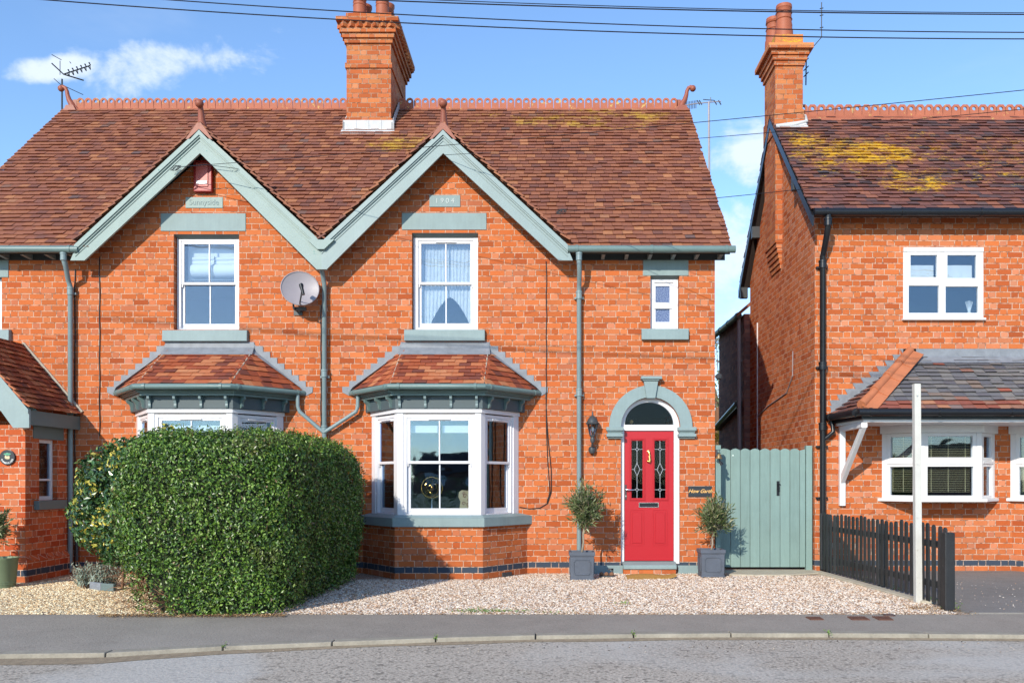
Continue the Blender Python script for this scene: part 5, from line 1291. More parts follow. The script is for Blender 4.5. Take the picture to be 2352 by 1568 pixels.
for dx_, dz_, sx_ in ((-.022, .004, 1), (.0, -.004, 1.1), (.022, -.001, 1)): m.ball((rc.x+dx_, rc.y-.0125, rc.z+dz_), .019, 8, (.7*sx_, .12, 1.35))
part(rp, 'painted_blooms', m, M_CREAM)
m = MB()
for dx_, dz_ in ((-.03, .045), (0, .055), (.03, .047), (-.012, .038), (.014, .038)): m.ball((rc.x+dx_, rc.y-.0125, rc.z+dz_), .016, 8, (1.3, .1, .7))
part(rp, 'painted_leaves', m, paint('painted_green', (.10, .32, .20), .6))
# wall cables
def cable(pts, lb, r=.008, mat=None, group='cables clipped to the walls', nm='wall_cable', cat='cable'):
    o = MB().tube(pts, r, 6).build(nm, mat or M_BLACK); o['label'] = lb; o['category'] = cat
    if group: o['group'] = group
    return o
def wig(u, v0, v1, n=14, amp=.8, y=-.012): return [P3(u+amp*math.sin(i*1.9+u), v0+(v1-v0)*i/n, y) for i in range(n+1)]
cable(wig(228.5, 590, 1001), 'thin black cable down the brick left of the hedge, further from the downpipe')
cable(wig(172, 618, 1300), 'thin black cable running down the brick just right of the left downpipe')
cable(wig(737, 700, 985, y=-.012), 'thin black cable running down from the satellite dish beside the centre downpipe')
cable(wig(1255, 600, 950)+[P3(1259, 1010, -.012), P3(1266, 1080, -.012), P3(1266, 1130, -.012), P3(1258, 1155, -.012), P3(1240, 1166, -.012), P3(1215, 1168, -.012), P3(1193, 1164, -.012)], 'thin black cable hanging down the wall and looping to the bay window beside the door', r=.007)
cable([P3(1254, 900, -.014), P3(1255, 990, -.014), P3(1258, 1060, -.014), P3(1263, 1130, -.014), P3(1256, 1154, -.014)], 'second thin black cable twisted beside the looping one left of the right downpipe', r=.006)

# bell by the gate
bl = thing('door_bell', 'small brass hand bell with a black clapper cord hanging on the gate post', 'bell', (PX(1650, .1), .0, PZ(1060)))
bx, by, bz = PX(1651, -.08), -.08, PZ(1050, -.08)
part(bl, 'bracket', MB().box(XR+.001, XR+.02, -.1, .0, bz+.02, bz+.12).tube([(XR+.01, -.06, bz+.10), (bx+.02, -.08, bz+.12), (bx+.0, -.08, bz+.06)], .007, 6), M_IRON)
part(bl, 'bell_dome', MB().lathe([(.012, .06), (.03, .045), (.038, .01), (.055, -.02), (.052, -.022)], (bx, by, bz), 16), paint('dull_brass', (.42, .27, .12), .4, metal=.8), smooth='auto')
part(bl, 'cord', MB().tube([(bx, by, bz), (bx+.02, by, bz-.06), (bx+.05, by, bz-.11)], [.012, .014, .03], 8), M_BLACK)
o = MB().lathe([(.0, 0), (.05, .02), (.06, .06), (.02, .1)], (XR+.06, .0, PZ(872)), 12).build('security_light', M_IRON, smooth='auto')
o['label'] = 'small dark lamp sticking out past the corner of the red-door house'; o['category'] = 'lamp'

# ------------------------------------------------------------------ gate, fence, posts
gy = .36
gt = thing('side_gate', 'tall sage green boarded gate with a wavy top between the two houses', 'gate', (3.4, gy, 0))
gx0_, gx1_ = 2.66, PX(1852, gy); nbd = 9; bw_ = (gx1_-gx0_)/nbd
ledges = [PX((2840+x/2.351)/1.6327, gy) for x in (-142, -50, 24, 111, 200, 286, 375, 424)]
edges = [gx0_, PX(1662.5, gy), PX(1704, gy), PX(1740, gy), PX(1754.4-.5, gy)]
edges = [gx0_]+[PX(u, gy) for u in (1677.5, 1700, 1722.5, 1745, 1768.5, 1791.5, 1814, 1836.5, 1849.5)]
gzb, gzt = .065, PZ(1034, gy)
for a, b_ in zip(edges, edges[1:]):
    w_ = b_-a; c = (a+b_)/2
    top = [(b_-.003, gzt), (b_-w_*.25, gzt+.022), (c, gzt+.032), (a+w_*.25, gzt+.022), (a+.003, gzt)]
    if w_ < .12: top = [(b_-.003, gzt+.02), (a+.003, gzt)]
    part(gt, 'gate_board', MB().xz([(a+.003, gzb), (b_-.003, gzb)]+top, gy-.012, gy+.012), M_GATE, bevel=.003)
part(gt, 'ledge', MB().box(gx0_, gx1_, gy+.0125, gy+.05, .25, .37).box(gx0_, gx1_, gy+.0125, gy+.05, 1.55, 1.67), M_GATE)
m = MB(); hx, hz = PX(1786.5, gy), PZ(1121, gy); m.xz(rect(hx-.022, hx+.022, hz-.115, hz+.115), gy-.018, gy-.0121); m.tube([(hx, gy-.02, hz+.06), (hx+.005, gy-.055, hz+.05), (hx+.005, gy-.055, hz-.03), (hx, gy-.02, hz-.045)], .008, 6); m.tube([(hx-.02, gy-.03, hz+.075), (hx+.035, gy-.03, hz+.06)], .008, 6)
part(gt, 'thumb_latch', m, M_BLACK)
gp = MB().box(PX(1850.5, gy), PX(1864.5, gy), gy-.03, gy+.07, .02, PZ(1023, gy)); part(gt, 'gate_post', gp, M_GATE, bevel=.004)
gp = MB().box(2.575, 2.655, gy-.35, gy-.27, .02, PZ(1022, .05)); part(gt, 'gate_post', gp, M_GATE, bevel=.004)
m = MB(); x, z = PX(1683, gy), PZ(1045.5, gy); m.lathe([(.012, -.002), (.012, .004)], (x, gy-.014, z), 12, 'Y'); part(gt, 'bolt_head', m, M_CHROME)

fn = thing('picket_fence', 'low black picket fence running from the right-hand house to the pavement', 'fence', (4.35, -1.9, 0))
fa, fb = Vector((4.235, .16, 0)), Vector((4.455, -3.72, 0)); fd = (fb-fa).normalized(); fnrm = Vector((fd.y, -fd.x, 0))
if fnrm.x > 0: fnrm = -fnrm
npk = 29; FL = (fb-fa).length
for i in range(npk):
    s_ = .03+(FL-.06)*i/(npk-1); h = .925+.012*math.sin(i*1.3)+random.uniform(-.016, .014); z0_ = .055 if i < 24 else .03
    w_ = .036; m = MB(); lean = random.uniform(-.016, .016); base = fa+fd*s_
    prof = [(-w_, z0_), (w_, z0_), (w_+lean, h-.035)]+[(lean+w_*math.cos(a), h-.035+.035*math.sin(a)) for a in np.linspace(.3, math.pi-.3, 5)]+[(lean-w_, h-.035)]
    m.plate(prof, [], lambda p, q, d: tuple(base+fd*p+fnrm*d+Vector((0, 0, q))), .020, .0)
    part(fn, 'picket', m, M_BLACKT, bevel=.002)
for z0_, z1_ in ((.66, .735), (.20, .275)):
    m = MB(); q = [fa, fb, fb-fnrm*.045, fa-fnrm*.045]; q = [(p.x, p.y) for p in q]
    m.xy([(p[0]-fnrm.x*.001, p[1]) for p in q] if True else q, z0_, z1_) ; part(fn, 'rail', m, M_BLACKT)
def fpost(s_, h, w_, nm='fence_post'):
    b0 = fa+fd*s_-fnrm*.10; m = MB().box(b0.x-w_/2, b0.x+w_/2, b0.y-w_/2, b0.y+w_/2, .0, h); part(fn, nm, m, M_BLACKT, bevel=.008)
fpost(.05, .9, .08); fpost(FL*.5, .85, .08)
px_ = PX(2177, -3.86); m = MB().box(px_-.055, px_+.055, -3.92, -3.80, 0, PZ(1222, -3.86)); part(fn, 'fence_post', m, M_BLACKT, bevel=.01)
wp = MB(); b0 = (PX(2108.5, -3.22), -3.22); t0 = (PX(2106.5, -3.22), -3.20); w_ = .037
for (bx_, by_, z) in ((b0[0], b0[1], .0), (t0[0], t0[1], PZ(881, -3.22))): wp.v += [(bx_-w_, by_-w_, z), (bx_+w_, by_-w_, z), (bx_+w_, by_+w_, z), (bx_-w_, by_+w_, z)]
wp.f += [(0, 1, 5, 4), (1, 2, 6, 5), (2, 3, 7, 6), (3, 0, 4, 7), (4, 5, 6, 7)]
for zz_ in (2.42, 1.62, 1.0, .62, .3): wp.lathe([(.009, -.001), (.009, .003)], (PX(2107.5, -3.26), -3.22-w_, zz_), 8, 'Y')
o = wp.build('white_post', M_POSTW, bevel=.006); o['label'] = 'tall bare white timber post standing against the black picket fence'; o['category'] = 'post'

# ------------------------------------------------------------------ hedge and shrubs
def rbox_pts(n, lo, hi, r, seed, skip_bottom=True):
    g = np.random.default_rng(seed); lo = np.array(lo); hi = np.array(hi); d = hi-lo
    A = np.array([d[1]*d[2], d[1]*d[2], d[0]*d[2], d[0]*d[2], d[0]*d[1]]); f = g.choice(5, n, p=A/A.sum()); u = g.uniform(0, 1, (n, 3)); p = lo+u*d
    p[f == 0, 0] = lo[0]; p[f == 1, 0] = hi[0]; p[f == 2, 1] = lo[1]; p[f == 3, 1] = hi[1]; p[f == 4, 2] = hi[2]
    inn_lo = lo+r; inn_hi = hi-r; inn_lo[2] = lo[2]-1
    q = np.clip(p, inn_lo, inn_hi); v = p-q; nn = v/(np.linalg.norm(v, axis=1)[:, None]+1e-9)
    return q+nn*r, nn
def lump(p, sc, amp, seed=0):
    return np.array([mnoise.noise((x*sc+seed, y*sc, z*sc)) for x, y, z in p])*amp
hd = thing('box_hedge', 'large clipped green hedge block in front of the left bay window', 'hedge', (-3.55, -2.6, 0))
HLO, HHI = (-4.70, -4.32, 0.02), (-2.74, -.75, 1.95)
def hedge_shape(p):
    p = p.copy(); t = np.clip((p[:, 1]+4.2)/3.3, 0, 1)
    z = p[:, 2]/2.03
    belly = np.sin(np.clip(z, 0, 1)*math.pi)
    q_ = 1/(1+np.exp(-(p[:, 0]+3.6)*6)); p[:, 0] += q_*(.05*belly-.10*(1-z)**2+.10*t)+(1-q_)*(-.05*belly+.30*(1-z)**3+.20*np.clip(z, 0, 1)**2)
    p[:, 1] -= np.where(p[:, 1] < -3.6, .05*belly-.06*(1-z), 0)
    p[:, 2] *= 1+.0*t
    return p
n_l = 112000
pt, nn = rbox_pts(n_l, HLO, HHI, .46, 5)
pt = hedge_shape(pt); pt += nn*(lump(pt, 2.2, .075)+lump(pt, 7, .035, 9)-.02+rng.normal(0, .034, n_l))[:, None]
# thin, gappy patches low on the left corner
thin = ((pt[:, 0] < -4.0) & (pt[:, 2] < .45) & (rng.uniform(0, 1, n_l) < .75)) | ((pt[:, 2] < .12) & (rng.uniform(0, 1, n_l) < .5))
pt, nn = pt[~thin], nn[~thin]
M_LEAF = leaf_mat('hedge_leaf', [(0, (.012, .032, .005)), (.3, (.036, .085, .010)), (.62, (.080, .165, .018)), (.88, (.155, .265, .035)), (.975, (.26, .36, .08)), (.99, (.20, .13, .07)), (1, (.28, .2, .12))], rough=.36, spec=.5, trans=.05, brown=(.13, .12, .04))
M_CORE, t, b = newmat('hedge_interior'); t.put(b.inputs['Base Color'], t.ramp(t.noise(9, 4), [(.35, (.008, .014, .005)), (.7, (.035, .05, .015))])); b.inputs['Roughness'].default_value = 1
mb = leaf_cloud(pt, nn, .038, spread=.72, aspect=.55, seed=2, up=.5); part(hd, 'foliage', mb, M_LEAF)
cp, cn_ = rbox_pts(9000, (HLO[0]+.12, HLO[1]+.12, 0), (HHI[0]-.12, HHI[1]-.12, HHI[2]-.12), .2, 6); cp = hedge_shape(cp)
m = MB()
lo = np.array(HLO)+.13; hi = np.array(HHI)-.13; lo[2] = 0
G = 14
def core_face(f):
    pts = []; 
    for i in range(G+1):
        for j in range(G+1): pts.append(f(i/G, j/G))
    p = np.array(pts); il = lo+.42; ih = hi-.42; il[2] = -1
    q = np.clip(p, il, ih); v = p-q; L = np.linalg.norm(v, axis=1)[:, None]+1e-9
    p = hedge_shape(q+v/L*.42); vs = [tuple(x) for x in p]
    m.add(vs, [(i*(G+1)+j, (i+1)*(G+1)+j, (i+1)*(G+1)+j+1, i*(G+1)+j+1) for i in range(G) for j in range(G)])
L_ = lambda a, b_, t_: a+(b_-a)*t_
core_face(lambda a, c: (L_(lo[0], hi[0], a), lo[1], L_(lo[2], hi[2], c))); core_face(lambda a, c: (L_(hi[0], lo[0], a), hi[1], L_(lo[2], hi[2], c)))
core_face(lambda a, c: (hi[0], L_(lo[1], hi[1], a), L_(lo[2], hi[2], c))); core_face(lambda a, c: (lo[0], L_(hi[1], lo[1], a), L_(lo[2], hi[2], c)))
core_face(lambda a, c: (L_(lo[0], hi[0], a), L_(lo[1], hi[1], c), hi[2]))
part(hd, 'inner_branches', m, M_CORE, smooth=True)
m = MB()
for i in range(420):
    x = random.uniform(-4.62, -3.95); y = random.uniform(-4.3, -3.3); z = random.uniform(.02, .5)*(1 if x < -4.2 else .5)
    a = random.uniform(-2.2, 2.2); L = random.uniform(.08, .25); d = Vector((math.cos(a)*-.6, random.uniform(-.8, .5), random.uniform(-.2, .5))).normalized()
    p = Vector((x, y, z)); m.tube([p, p+d*L*.5+Vector((0, 0, random.uniform(-.02, .02))), p+d*L], [.004, .003, .0015], 3, cap=False)
g_ = random.Random(44); sp, sn = rbox_pts(520, HLO, HHI, .46, 91); sp = hedge_shape(sp); lp, ln_ = [], []
for q, nq in zip(sp, sn):
    if g_.random() < .35 and nq[2] < .3: continue
    d = Vector(tuple(nq))*.6+Vector((g_.gauss(0, .35), g_.gauss(0, .35), .5+g_.random()*.4)); L = g_.uniform(.05, .13); p0_ = Vector(tuple(q)); e = p0_+d.normalized()*L; m.tube([p0_, e], [.0025, .0012], 3, cap=False)
    for k_ in range(5): lp.append(tuple(p0_+(e-p0_)*(.3+.18*k_)+Vector((g_.gauss(0, .009), g_.gauss(0, .009), g_.gauss(0, .006))))); ln_.append((g_.gauss(0, 1), g_.gauss(0, 1), g_.gauss(0, 1)))
part(hd, 'twigs_and_shoots', m, M_TWIG); part(hd, 'shoot_leaves', leaf_cloud(np.array(lp), np.array(ln_), .036, .3, .5, seed=71, up=1), leaf_mat('young_hedge_leaf', [(0, (.08, .16, .02)), (.7, (.18, .30, .04)), (1, (.30, .40, .10))], .4))  # twig mesh holds dead twigs and the stems of live shoots

vs_ = thing('variegated_shrub', 'tall dark green shrub with yellow variegated leaves behind the left side of the hedge', 'shrub', (-5.35, -2.2, 0))
def ell_pts(n, c, r, seed, shell=.75):
    g = np.random.default_rng(seed); v = g.normal(0, 1, (n, 3)); v /= np.linalg.norm(v, axis=1)[:, None]; q = g.uniform(shell, 1.0, n)[:, None]
    return np.array(c)+v*q*np.array(r), v
P_, N_l = [], []
for (c, r, n, sd) in (((-5.30, -2.2, 1.12), (.74, .75, .86), 16000, 1), ((-4.72, -2.5, 1.42), (.68, .75, .66), 11000, 2), ((-5.40, -2.1, .95), (.52, .55, .52), 6000, 3), ((-4.95, -2.5, .82), (.62, .6, .55), 7000, 4)):
    p, v = ell_pts(n, c, r, sd, .72); p += v*lump(p, 3, .12, sd)[:, None]; P_.append(p); N_l.append(v)
p = np.concatenate(P_); v = np.concatenate(N_l); k_ = p[:, 2] > .35; p, v = p[k_], v[k_]
M_HOLLY = leaf_mat('dark_shrub_leaf', [(0, (.010, .030, .012)), (.4, (.025, .075, .02)), (.75, (.06, .14, .035)), (1, (.16, .26, .08))], rough=.25, spec=.7, trans=.12)
M_HOLLY2 = leaf_mat('yellow_shrub_leaf', [(0, (.30, .34, .04)), (.5, (.62, .52, .07)), (1, (.80, .66, .16))], rough=.35)
pick = (lump(p, 4.0, 1.0, 40) > .02) & (np.random.default_rng(5).uniform(0, 1, len(p)) < .30)
part(vs_, 'foliage', leaf_cloud(p[~pick], v[~pick], .072, .8, .48, seed=8, up=.3), M_HOLLY)
part(vs_, 'yellow_foliage', leaf_cloud(p[pick], v[pick], .072, .8, .48, seed=9, up=.3), M_HOLLY2)
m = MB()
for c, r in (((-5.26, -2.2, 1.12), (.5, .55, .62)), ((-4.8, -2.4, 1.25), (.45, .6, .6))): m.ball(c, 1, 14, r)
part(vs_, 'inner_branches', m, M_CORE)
m = MB()
for i in range(9): x = random.uniform(-5.7, -4.9); y = random.uniform(-2.5, -1.9); m.tube([(x, y, 0), (x+random.uniform(-.05, .05), y, .5), (x+random.uniform(-.3, .3), y, 1.1)], [.022, .018, .01], 6)
part(vs_, 'stem', m, M_TWIG)

lv = thing('lavender_plant', 'grey-green lavender clump at the foot of the hedge behind a slate edging', 'plant', (PX(225, -1.7), -1.7, 0))
m = MB(); lm = []; ln = []
for i in range(230):
    a = random.uniform(0, 6.28); r_ = random.uniform(0, .18); x = PX(228, -1.7)+r_*math.cos(a)*1.2; y = -1.75+r_*math.sin(a); h = random.uniform(.14, .36)
    tx = x+math.cos(a)*r_*.8; ty = y+math.sin(a)*r_*.8; m.tube([(x, y, .0), (tx, ty, h)], .0025, 3, cap=False)
    for k_ in range(7): q = .25+k_*.11; lm.append((x+(tx-x)*q, y+(ty-y)*q, h*q)); ln.append((math.cos(a+k_*2), math.sin(a+k_*2), .4))
part(lv, 'stems', m, M_TWIG)
part(lv, 'foliage', leaf_cloud(np.array(lm), np.array(ln), .065, .4, .3, seed=4, up=2), leaf_mat('lavender_leaf', [(0, (.24, .31, .24)), (1, (.46, .54, .46))], .8, .2))
for i, (x, w_) in enumerate(((-6.22, .30), (-5.90, .32), (-5.57, .28))):
    pass
m = MB(); pts_ = [(PX(200, -2.0), -1.95), (PX(232, -2.1), -2.12), (PX(262, -2.2), -2.22)]
for A, B in zip(pts_, pts_[1:]):
    m = MB(); L = ease(A, B); m.obox(A, B, .004, L-.004, -.05, 0, 0, .10); o = m.build('edging_stone', M_SLATE if A[0] > -6 else M_LEAD, bevel=.012)
    o['label'] = 'grey-blue edging block by the lavender, %s' % ('the one nearer the porch' if A == pts_[0] else 'the one nearer the hedge'); o['category'] = 'edging'; o['group'] = 'edging blocks beside the hedge'

# olive trees in square planters (built once round the origin, then copied)
pl = thing('square_planter', 'lead-grey square planter holding an olive tree, left of the red door', 'planter', (0, 0, 0), 'square planters either side of the red door')
H_ = .40; wt, wb = .185, .165
def taper(m, a0, a1, z0_, z1_):
    m.add([(-a0, -a0, z0_), (a0, -a0, z0_), (a0, a0, z0_), (-a0, a0, z0_), (-a1, -a1, z1_), (a1, -a1, z1_), (a1, a1, z1_), (-a1, a1, z1_)], [(0, 1, 5, 4), (1, 2, 6, 5), (2, 3, 7, 6), (3, 0, 4, 7), (4, 5, 6, 7), (3, 2, 1, 0)])
m = MB(); taper(m, wb, .172, .02, H_-.06); taper(m, wb+.008, wb+.006, 0, .025)
part(pl, 'body', m, M_PLANTER, bevel=.006)
m = MB(); a, b_ = wt, wt-.028
for sg in (-1, 1): m.box(-a, a, sg*a if sg < 0 else b_, -b_ if sg < 0 else a, H_-.05, H_); m.box(sg*a if sg < 0 else b_, -b_ if sg < 0 else a, -b_, b_, H_-.05, H_)
taper(m, .172, .180, H_-.072, H_-.0505)
part(pl, 'rim', m, M_PLANTER, bevel=.004)
part(pl, 'soil', MB().box(-b_, b_, -b_, b_, H_-.045, H_-.035), M_SOIL)
m = MB()
for rot in range(4):
    Mr = Matrix.Rotation(rot*math.pi/2, 3, 'Z')
    a, c, n_ = .125, .045, .022; z0_, z1_ = .07, H_-.105
    oc = [(-a+n_, z0_), (a-n_, z0_), (a-n_, z0_+n_), (a, z0_+n_), (a, z1_-n_), (a-n_, z1_-n_), (a-n_, z1_), (-a+n_, z1_), (-a+n_, z1_-n_), (-a, z1_-n_), (-a, z0_+n_), (-a+n_, z0_+n_)]
    k_ = .012; ic = [(p*(1-k_/a), (q-(z0_+z1_)/2)*(1-k_/.11)+(z0_+z1_)/2) for p, q in oc]
    m.plate(oc, [ic], lambda p, q, d: tuple(Mr @ Vector((p, -(.1665+.0075*(q/H_))-d, q))), .009, -.002)
part(pl, 'raised_panel', m, M_PLANTER, bevel=.002)
def olive(loc, seed, label, ht, rx, rz, lean, tip):
    th_ = thing('olive_tree', label, 'tree', loc, 'olive trees either side of the red door'); X, Y, Z = loc
    g = random.Random(seed); m = MB(); top = Vector((X+lean, Y, Z+ht*.5))
    m.tube([(X, Y, Z-.02), (X+lean*.3+.01, Y, Z+ht*.18), (X+lean*.6-.008, Y+.01, Z+ht*.34), top], [.017, .014, .013, .011], 8)
    m.tube([(X+.02, Y+.02, Z-.02), (X+.018, Y+.02, Z+ht*.35)], .006, 6)
    C = Vector((X+lean, Y, Z+ht*.5+rz*.72)); P_, N_ = [], []
    tw = MB()
    for i in range(210):
        d = Vector((g.gauss(0, 1), g.gauss(0, 1), g.gauss(.25, 1))).normalized(); r_ = g.uniform(.35, 1.22)
        e = C+Vector((d.x*rx*r_, d.y*rx*r_, d.z*rz*r_)); s_ = top+(C-top)*g.uniform(0, .8)+Vector((g.gauss(0, .03), g.gauss(0, .03), 0))
        e.z += .05*tip; tw.tube([s_, (s_+e)/2+Vector((0, 0, .02)), e], [.005, .003, .0015], 3, cap=False)
        dn_ = (e-s_).normalized(); nl = 17
        for k_ in range(nl):
            q = .38+.66*k_/nl; p = s_+(e-s_)*q; sd = Vector((g.gauss(0, 1), g.gauss(0, 1), g.gauss(.3, .8))).normalized()
            P_.append(p+sd*.03); N_.append((dn_*.75+sd*.75))
    part(th_, 'trunk', m, M_TRUNK, smooth=True); part(th_, 'twigs', tw, M_TRUNK)
    # leaves point along N_
    P_ = np.array([tuple(p) for p in P_]); A_ = np.array([tuple(p) for p in N_]); A_ /= np.linalg.norm(A_, axis=1)[:, None]
    r = np.random.default_rng(seed); rn = r.normal(0, 1, P_.shape); Bv = np.cross(A_, rn); Bv /= np.linalg.norm(Bv, axis=1)[:, None]
    n = len(P_); L = r.uniform(.05, .092, n)[:, None]; W = L*.24
    v = np.stack([P_-A_*L*.3, P_+Bv*W*.5+A_*L*.1, P_+A_*L*.7, P_-Bv*W*.5+A_*L*.1], 1).reshape(-1, 3)
    lb = MB(); lb.v = [tuple(x) for x in v.tolist()]; lb.f = [(4*i, 4*i+1, 4*i+2, 4*i+3) for i in range(n)]
    part(th_, 'crown', lb, M_OLIVE)
    return th_
M_OLIVE = leaf_mat('olive_leaf', [(0, (.03, .055, .02)), (.35, (.07, .11, .035)), (.65, (.14, .18, .065)), (.88, (.26, .28, .13)), (1, (.38, .33, .18))], rough=.45, trans=.15)
p1 = (PX(1336, -.72), -.72, 0); p2 = (PX(1633, -.42), -.42, 0.01)
pl.location = p1
q2 = copy_tree(pl); q2.location = p2; q2['label'] = 'lead-grey square planter holding an olive tree, beside the green gate'
M_OLIVE_L = None
olive((p1[0], p1[1], .37), 5, 'small olive tree with bright green shoots standing left of the red door', .86, .27, .34, .05, .3)
olive((p2[0]-.0, p2[1], .38), 9, 'small rounder greyish olive tree in front of the gate, below the sign', .60, .265, .29, .05, .1)

bk2 = thing('green_bucket', 'dull green round tub at the left edge of the photo', 'tub', (PX(5, -1.75), -1.75, 0))
bX = PX(8, -1.75)
part(bk2, 'tub_body', MB().lathe([(.165, 0), (.17, .02), (.20, .37), (.212, .385), (.212, .40), (.195, .40), (.185, .34)], (bX-.03, -1.75, 0), 24), M_BUCKET, smooth='auto')
part(bk2, 'ridge_band', MB().lathe([(.168, .045), (.178, .05), (.17, .058)], (bX-.03, -1.75, 0), 24, cap=False).lathe([(.169, .07), (.179, .075), (.171, .083)], (bX-.03, -1.75, 0), 24, cap=False), M_BUCKET)
part(bk2, 'soil', MB().lathe([(.18, .33), (.0, .35)], (bX-.03, -1.75, 0), 20), M_SOIL)
# shrub growing in it
th_ = olive((bX-.16, -1.75, .34), 21, 'dark leafy little tree growing in the green tub at the left edge', .50, .26, .30, -.02, 0); th_['group'] = ''; del th_['group']

dm = MB(); r_ = []
x0_, x1_ = PX(1441, -.75), PX(1550, -.55)
NX_ = 20
for i in range(NX_+1):
    u = i/NX_; x = x0_+(x1_-x0_)*u; zf_ = .006+.02*u*u+.035*max(0, u-.85)/.15*.6; zb2 = .03+.02*math.sin(u*4)+.04*(u > .8)*(u-.8)/.2
    for (y, z) in ((-.80+.07*u, zf_), (-.62+.03*u, (zf_+zb2)/2+.012), (-.46, zb2)): r_.append((x, y, z))
dm.add(r_, [(3*i+k_, 3*i+3+k_, 3*i+4+k_, 3*i+1+k_) for i in range(NX_) for k_ in (0, 1)]); dm.add([(x, y, z-.014) for x, y, z in r_], [(3*i+1+k_, 3*i+4+k_, 3*i+3+k_, 3*i+k_) for i in range(NX_) for k_ in (0, 1)]+[])
o = dm.build('doormat', M_MAT); o['label'] = 'curled brown coir doormat on the gravel in front of the red door'; o['category'] = 'doormat'
so2 = o.modifiers.new('thick', 'SOLIDIFY'); so2.thickness = .01
bs = thing('boot_scraper', 'small grey boot brush with bristles on the ground between planter and step', 'boot brush', (PX(1392, -.5), -.5, 0))
m = MB().box(PX(1377, -.5), PX(1411, -.5), -.56, -.44, .0, .025); part(bs, 'base', m, M_IRON, bevel=.004)
m = MB()
for u in (1381.5, 1393, 1405): m.ball((PX(u, -.5), -.5, .045), .035, 10, (1, 1, .9))
part(bs, 'brush', m, M_TWIG); part(bs, 'handle', MB().box(PX(1404, -.45), PX(1409, -.45), -.46, -.44, .02, .12).box(PX(1396, -.45), PX(1409, -.45), -.46, -.44, .10, .125), M_IRON)
hk = MB().tube([(XR-.02+.045*math.cos(a)-.13, -.20, .13+.06*math.sin(a)) for a in np.linspace(0, 6.28, 16)], .006, 6).build('hose_coil', M_BLACK); hk['label'] = 'small coil of black hose on the wall behind the planter by the gate'; hk['category'] = 'hose'

for i, (a0, a1, b0, b1, v0, v1, lb) in enumerate(((1850, 1883, 1862, 1893, 1416.3, 1422.5, 'rusty iron cover in the pavement, leftmost of the three'), (1945.5, 1986, 1957.5, 1999, 1415.5, 1422.8, 'rusty iron cover in the pavement with ribs, middle of the three'),
                                                 (2002.5, 2040.5, 2019.5, 2053, 1415.3, 1423, 'rusty ribbed iron cover in the pavement, rightmost of the three'))):
    yb_, yf_ = GY(v0), GY(v1); c_ = [(PX(a0, yb_), yb_), (PX(a1, yb_), yb_), (PX(b1, yf_), yf_), (PX(b0, yf_), yf_)]
    dc_ = thing('utility_cover', lb, 'drain cover', ((c_[0][0]+c_[2][0])/2, (yb_+yf_)/2, 0), 'iron covers set in the pavement')
    part(dc_, 'frame', MB().xy([c_[3], c_[2], c_[1], c_[0]], -.003, .002), M_RUST)
    m = MB(); nbar = 9
    for k_ in range(nbar):
        f0, f1 = (k_+.2)/nbar, (k_+.75)/nbar; q = lambda f, e: (c_[e][0]+(c_[1 if e == 0 else 2][0]-c_[e][0])*f, c_[e][1])
        m.xy([q(f0, 3), q(f1, 3), q(f1, 0), q(f0, 0)], .0021, .007)
    part(dc_, 'ribs', m, M_RUST)
x, y = PX(1700.6+0, GY(1411)), GY(1411.3)
x = PX((2840+1158/2.351)/1.6327, y); rc_ = thing('stopcock_cover', 'little round dark iron cap at the back of the pavement', 'drain cover', (x, y+.06, 0))
part(rc_, 'cap', MB().lathe([(.062, -.003), (.062, .003), (.045, .004)], (x, y-.02, 0), 20), M_RUST); part(rc_, 'cap_ring', MB().tube([(x+.055*math.cos(a), y-.02+.055*math.sin(a), .004) for a in np.linspace(0, 6.29, 21)], .005, 5, cap=False), M_IRON)

# weeds and litter
M_WEED = leaf_mat('weed_leaf', [(0, (.06, .14, .02)), (.6, (.16, .30, .05)), (1, (.30, .42, .10))], .6)
def tuft(cx_, cy_, z_, rx_, ry_, n, size, seed, h=.05):
    g = np.random.default_rng(seed); p = np.stack([cx_+g.normal(0, rx_, n), cy_+g.normal(0, ry_, n), z_+np.abs(g.normal(0, h, n))], 1); return p
W = []
for (u, v, rx_, n, h) in ((1133, 1405, .10, 200, .014), (1085, 1405, .12, 240, .014), (1195, 1404, .08, 70, .01), (1270, 1407, .12, 60, .006), (1435, 1386, .04, 60, .01), (2156, 1386-5, .03, 60, .02)):
    v_ = v; y = GY(v_); W.append(tuft(PX(u, y), y+.03, .0, rx_, .05, n, .02, int(u), h))
jv = [(x, y) for x, y in joints if -5 < x < 5]
for i, (x, y) in enumerate(jv[::2]): W.append(tuft(x, y-.04, -.01, .012, .05, 26, .02, i+70, .018))
for u, v in ((2057, 1356), (1990, 1338), (2178+10, 1401)): y = GY(v); W.append(tuft(PX(u, y)+.02, y+.02, .02, .05, .03, 110, .02, u, .03))
W = np.concatenate(W); o = leaf_cloud(W, np.tile([[0, 0, 1.]], (len(W), 1)), .024, .8, .4, seed=12, up=.8).build('weeds', M_WEED)
o['kind'] = 'stuff'; o['label'] = 'low green weeds and grass tufts along the gravel edge and in the kerb joints'; o['category'] = 'weeds'
g = np.random.default_rng(31)
n = 2600; lx_ = np.concatenate([g.uniform(-4.7, -2.75, 1900), g.uniform(-2.9, 4.6, 700)]); ly_ = np.concatenate([-4.22-np.abs(g.normal(0, .07, 1900)), np.full(700, -4.10)+g.normal(0, .05, 700)])
extra = 500; ex = g.uniform(4.0, 4.5, extra); ey = -3.75+g.normal(0, .14, extra)
lx_ = np.concatenate([lx_, ex]); ly_ = np.concatenate([ly_, ey])
p = np.stack([lx_, ly_, np.full(len(lx_), .006)+g.uniform(0, .015, len(lx_))], 1)
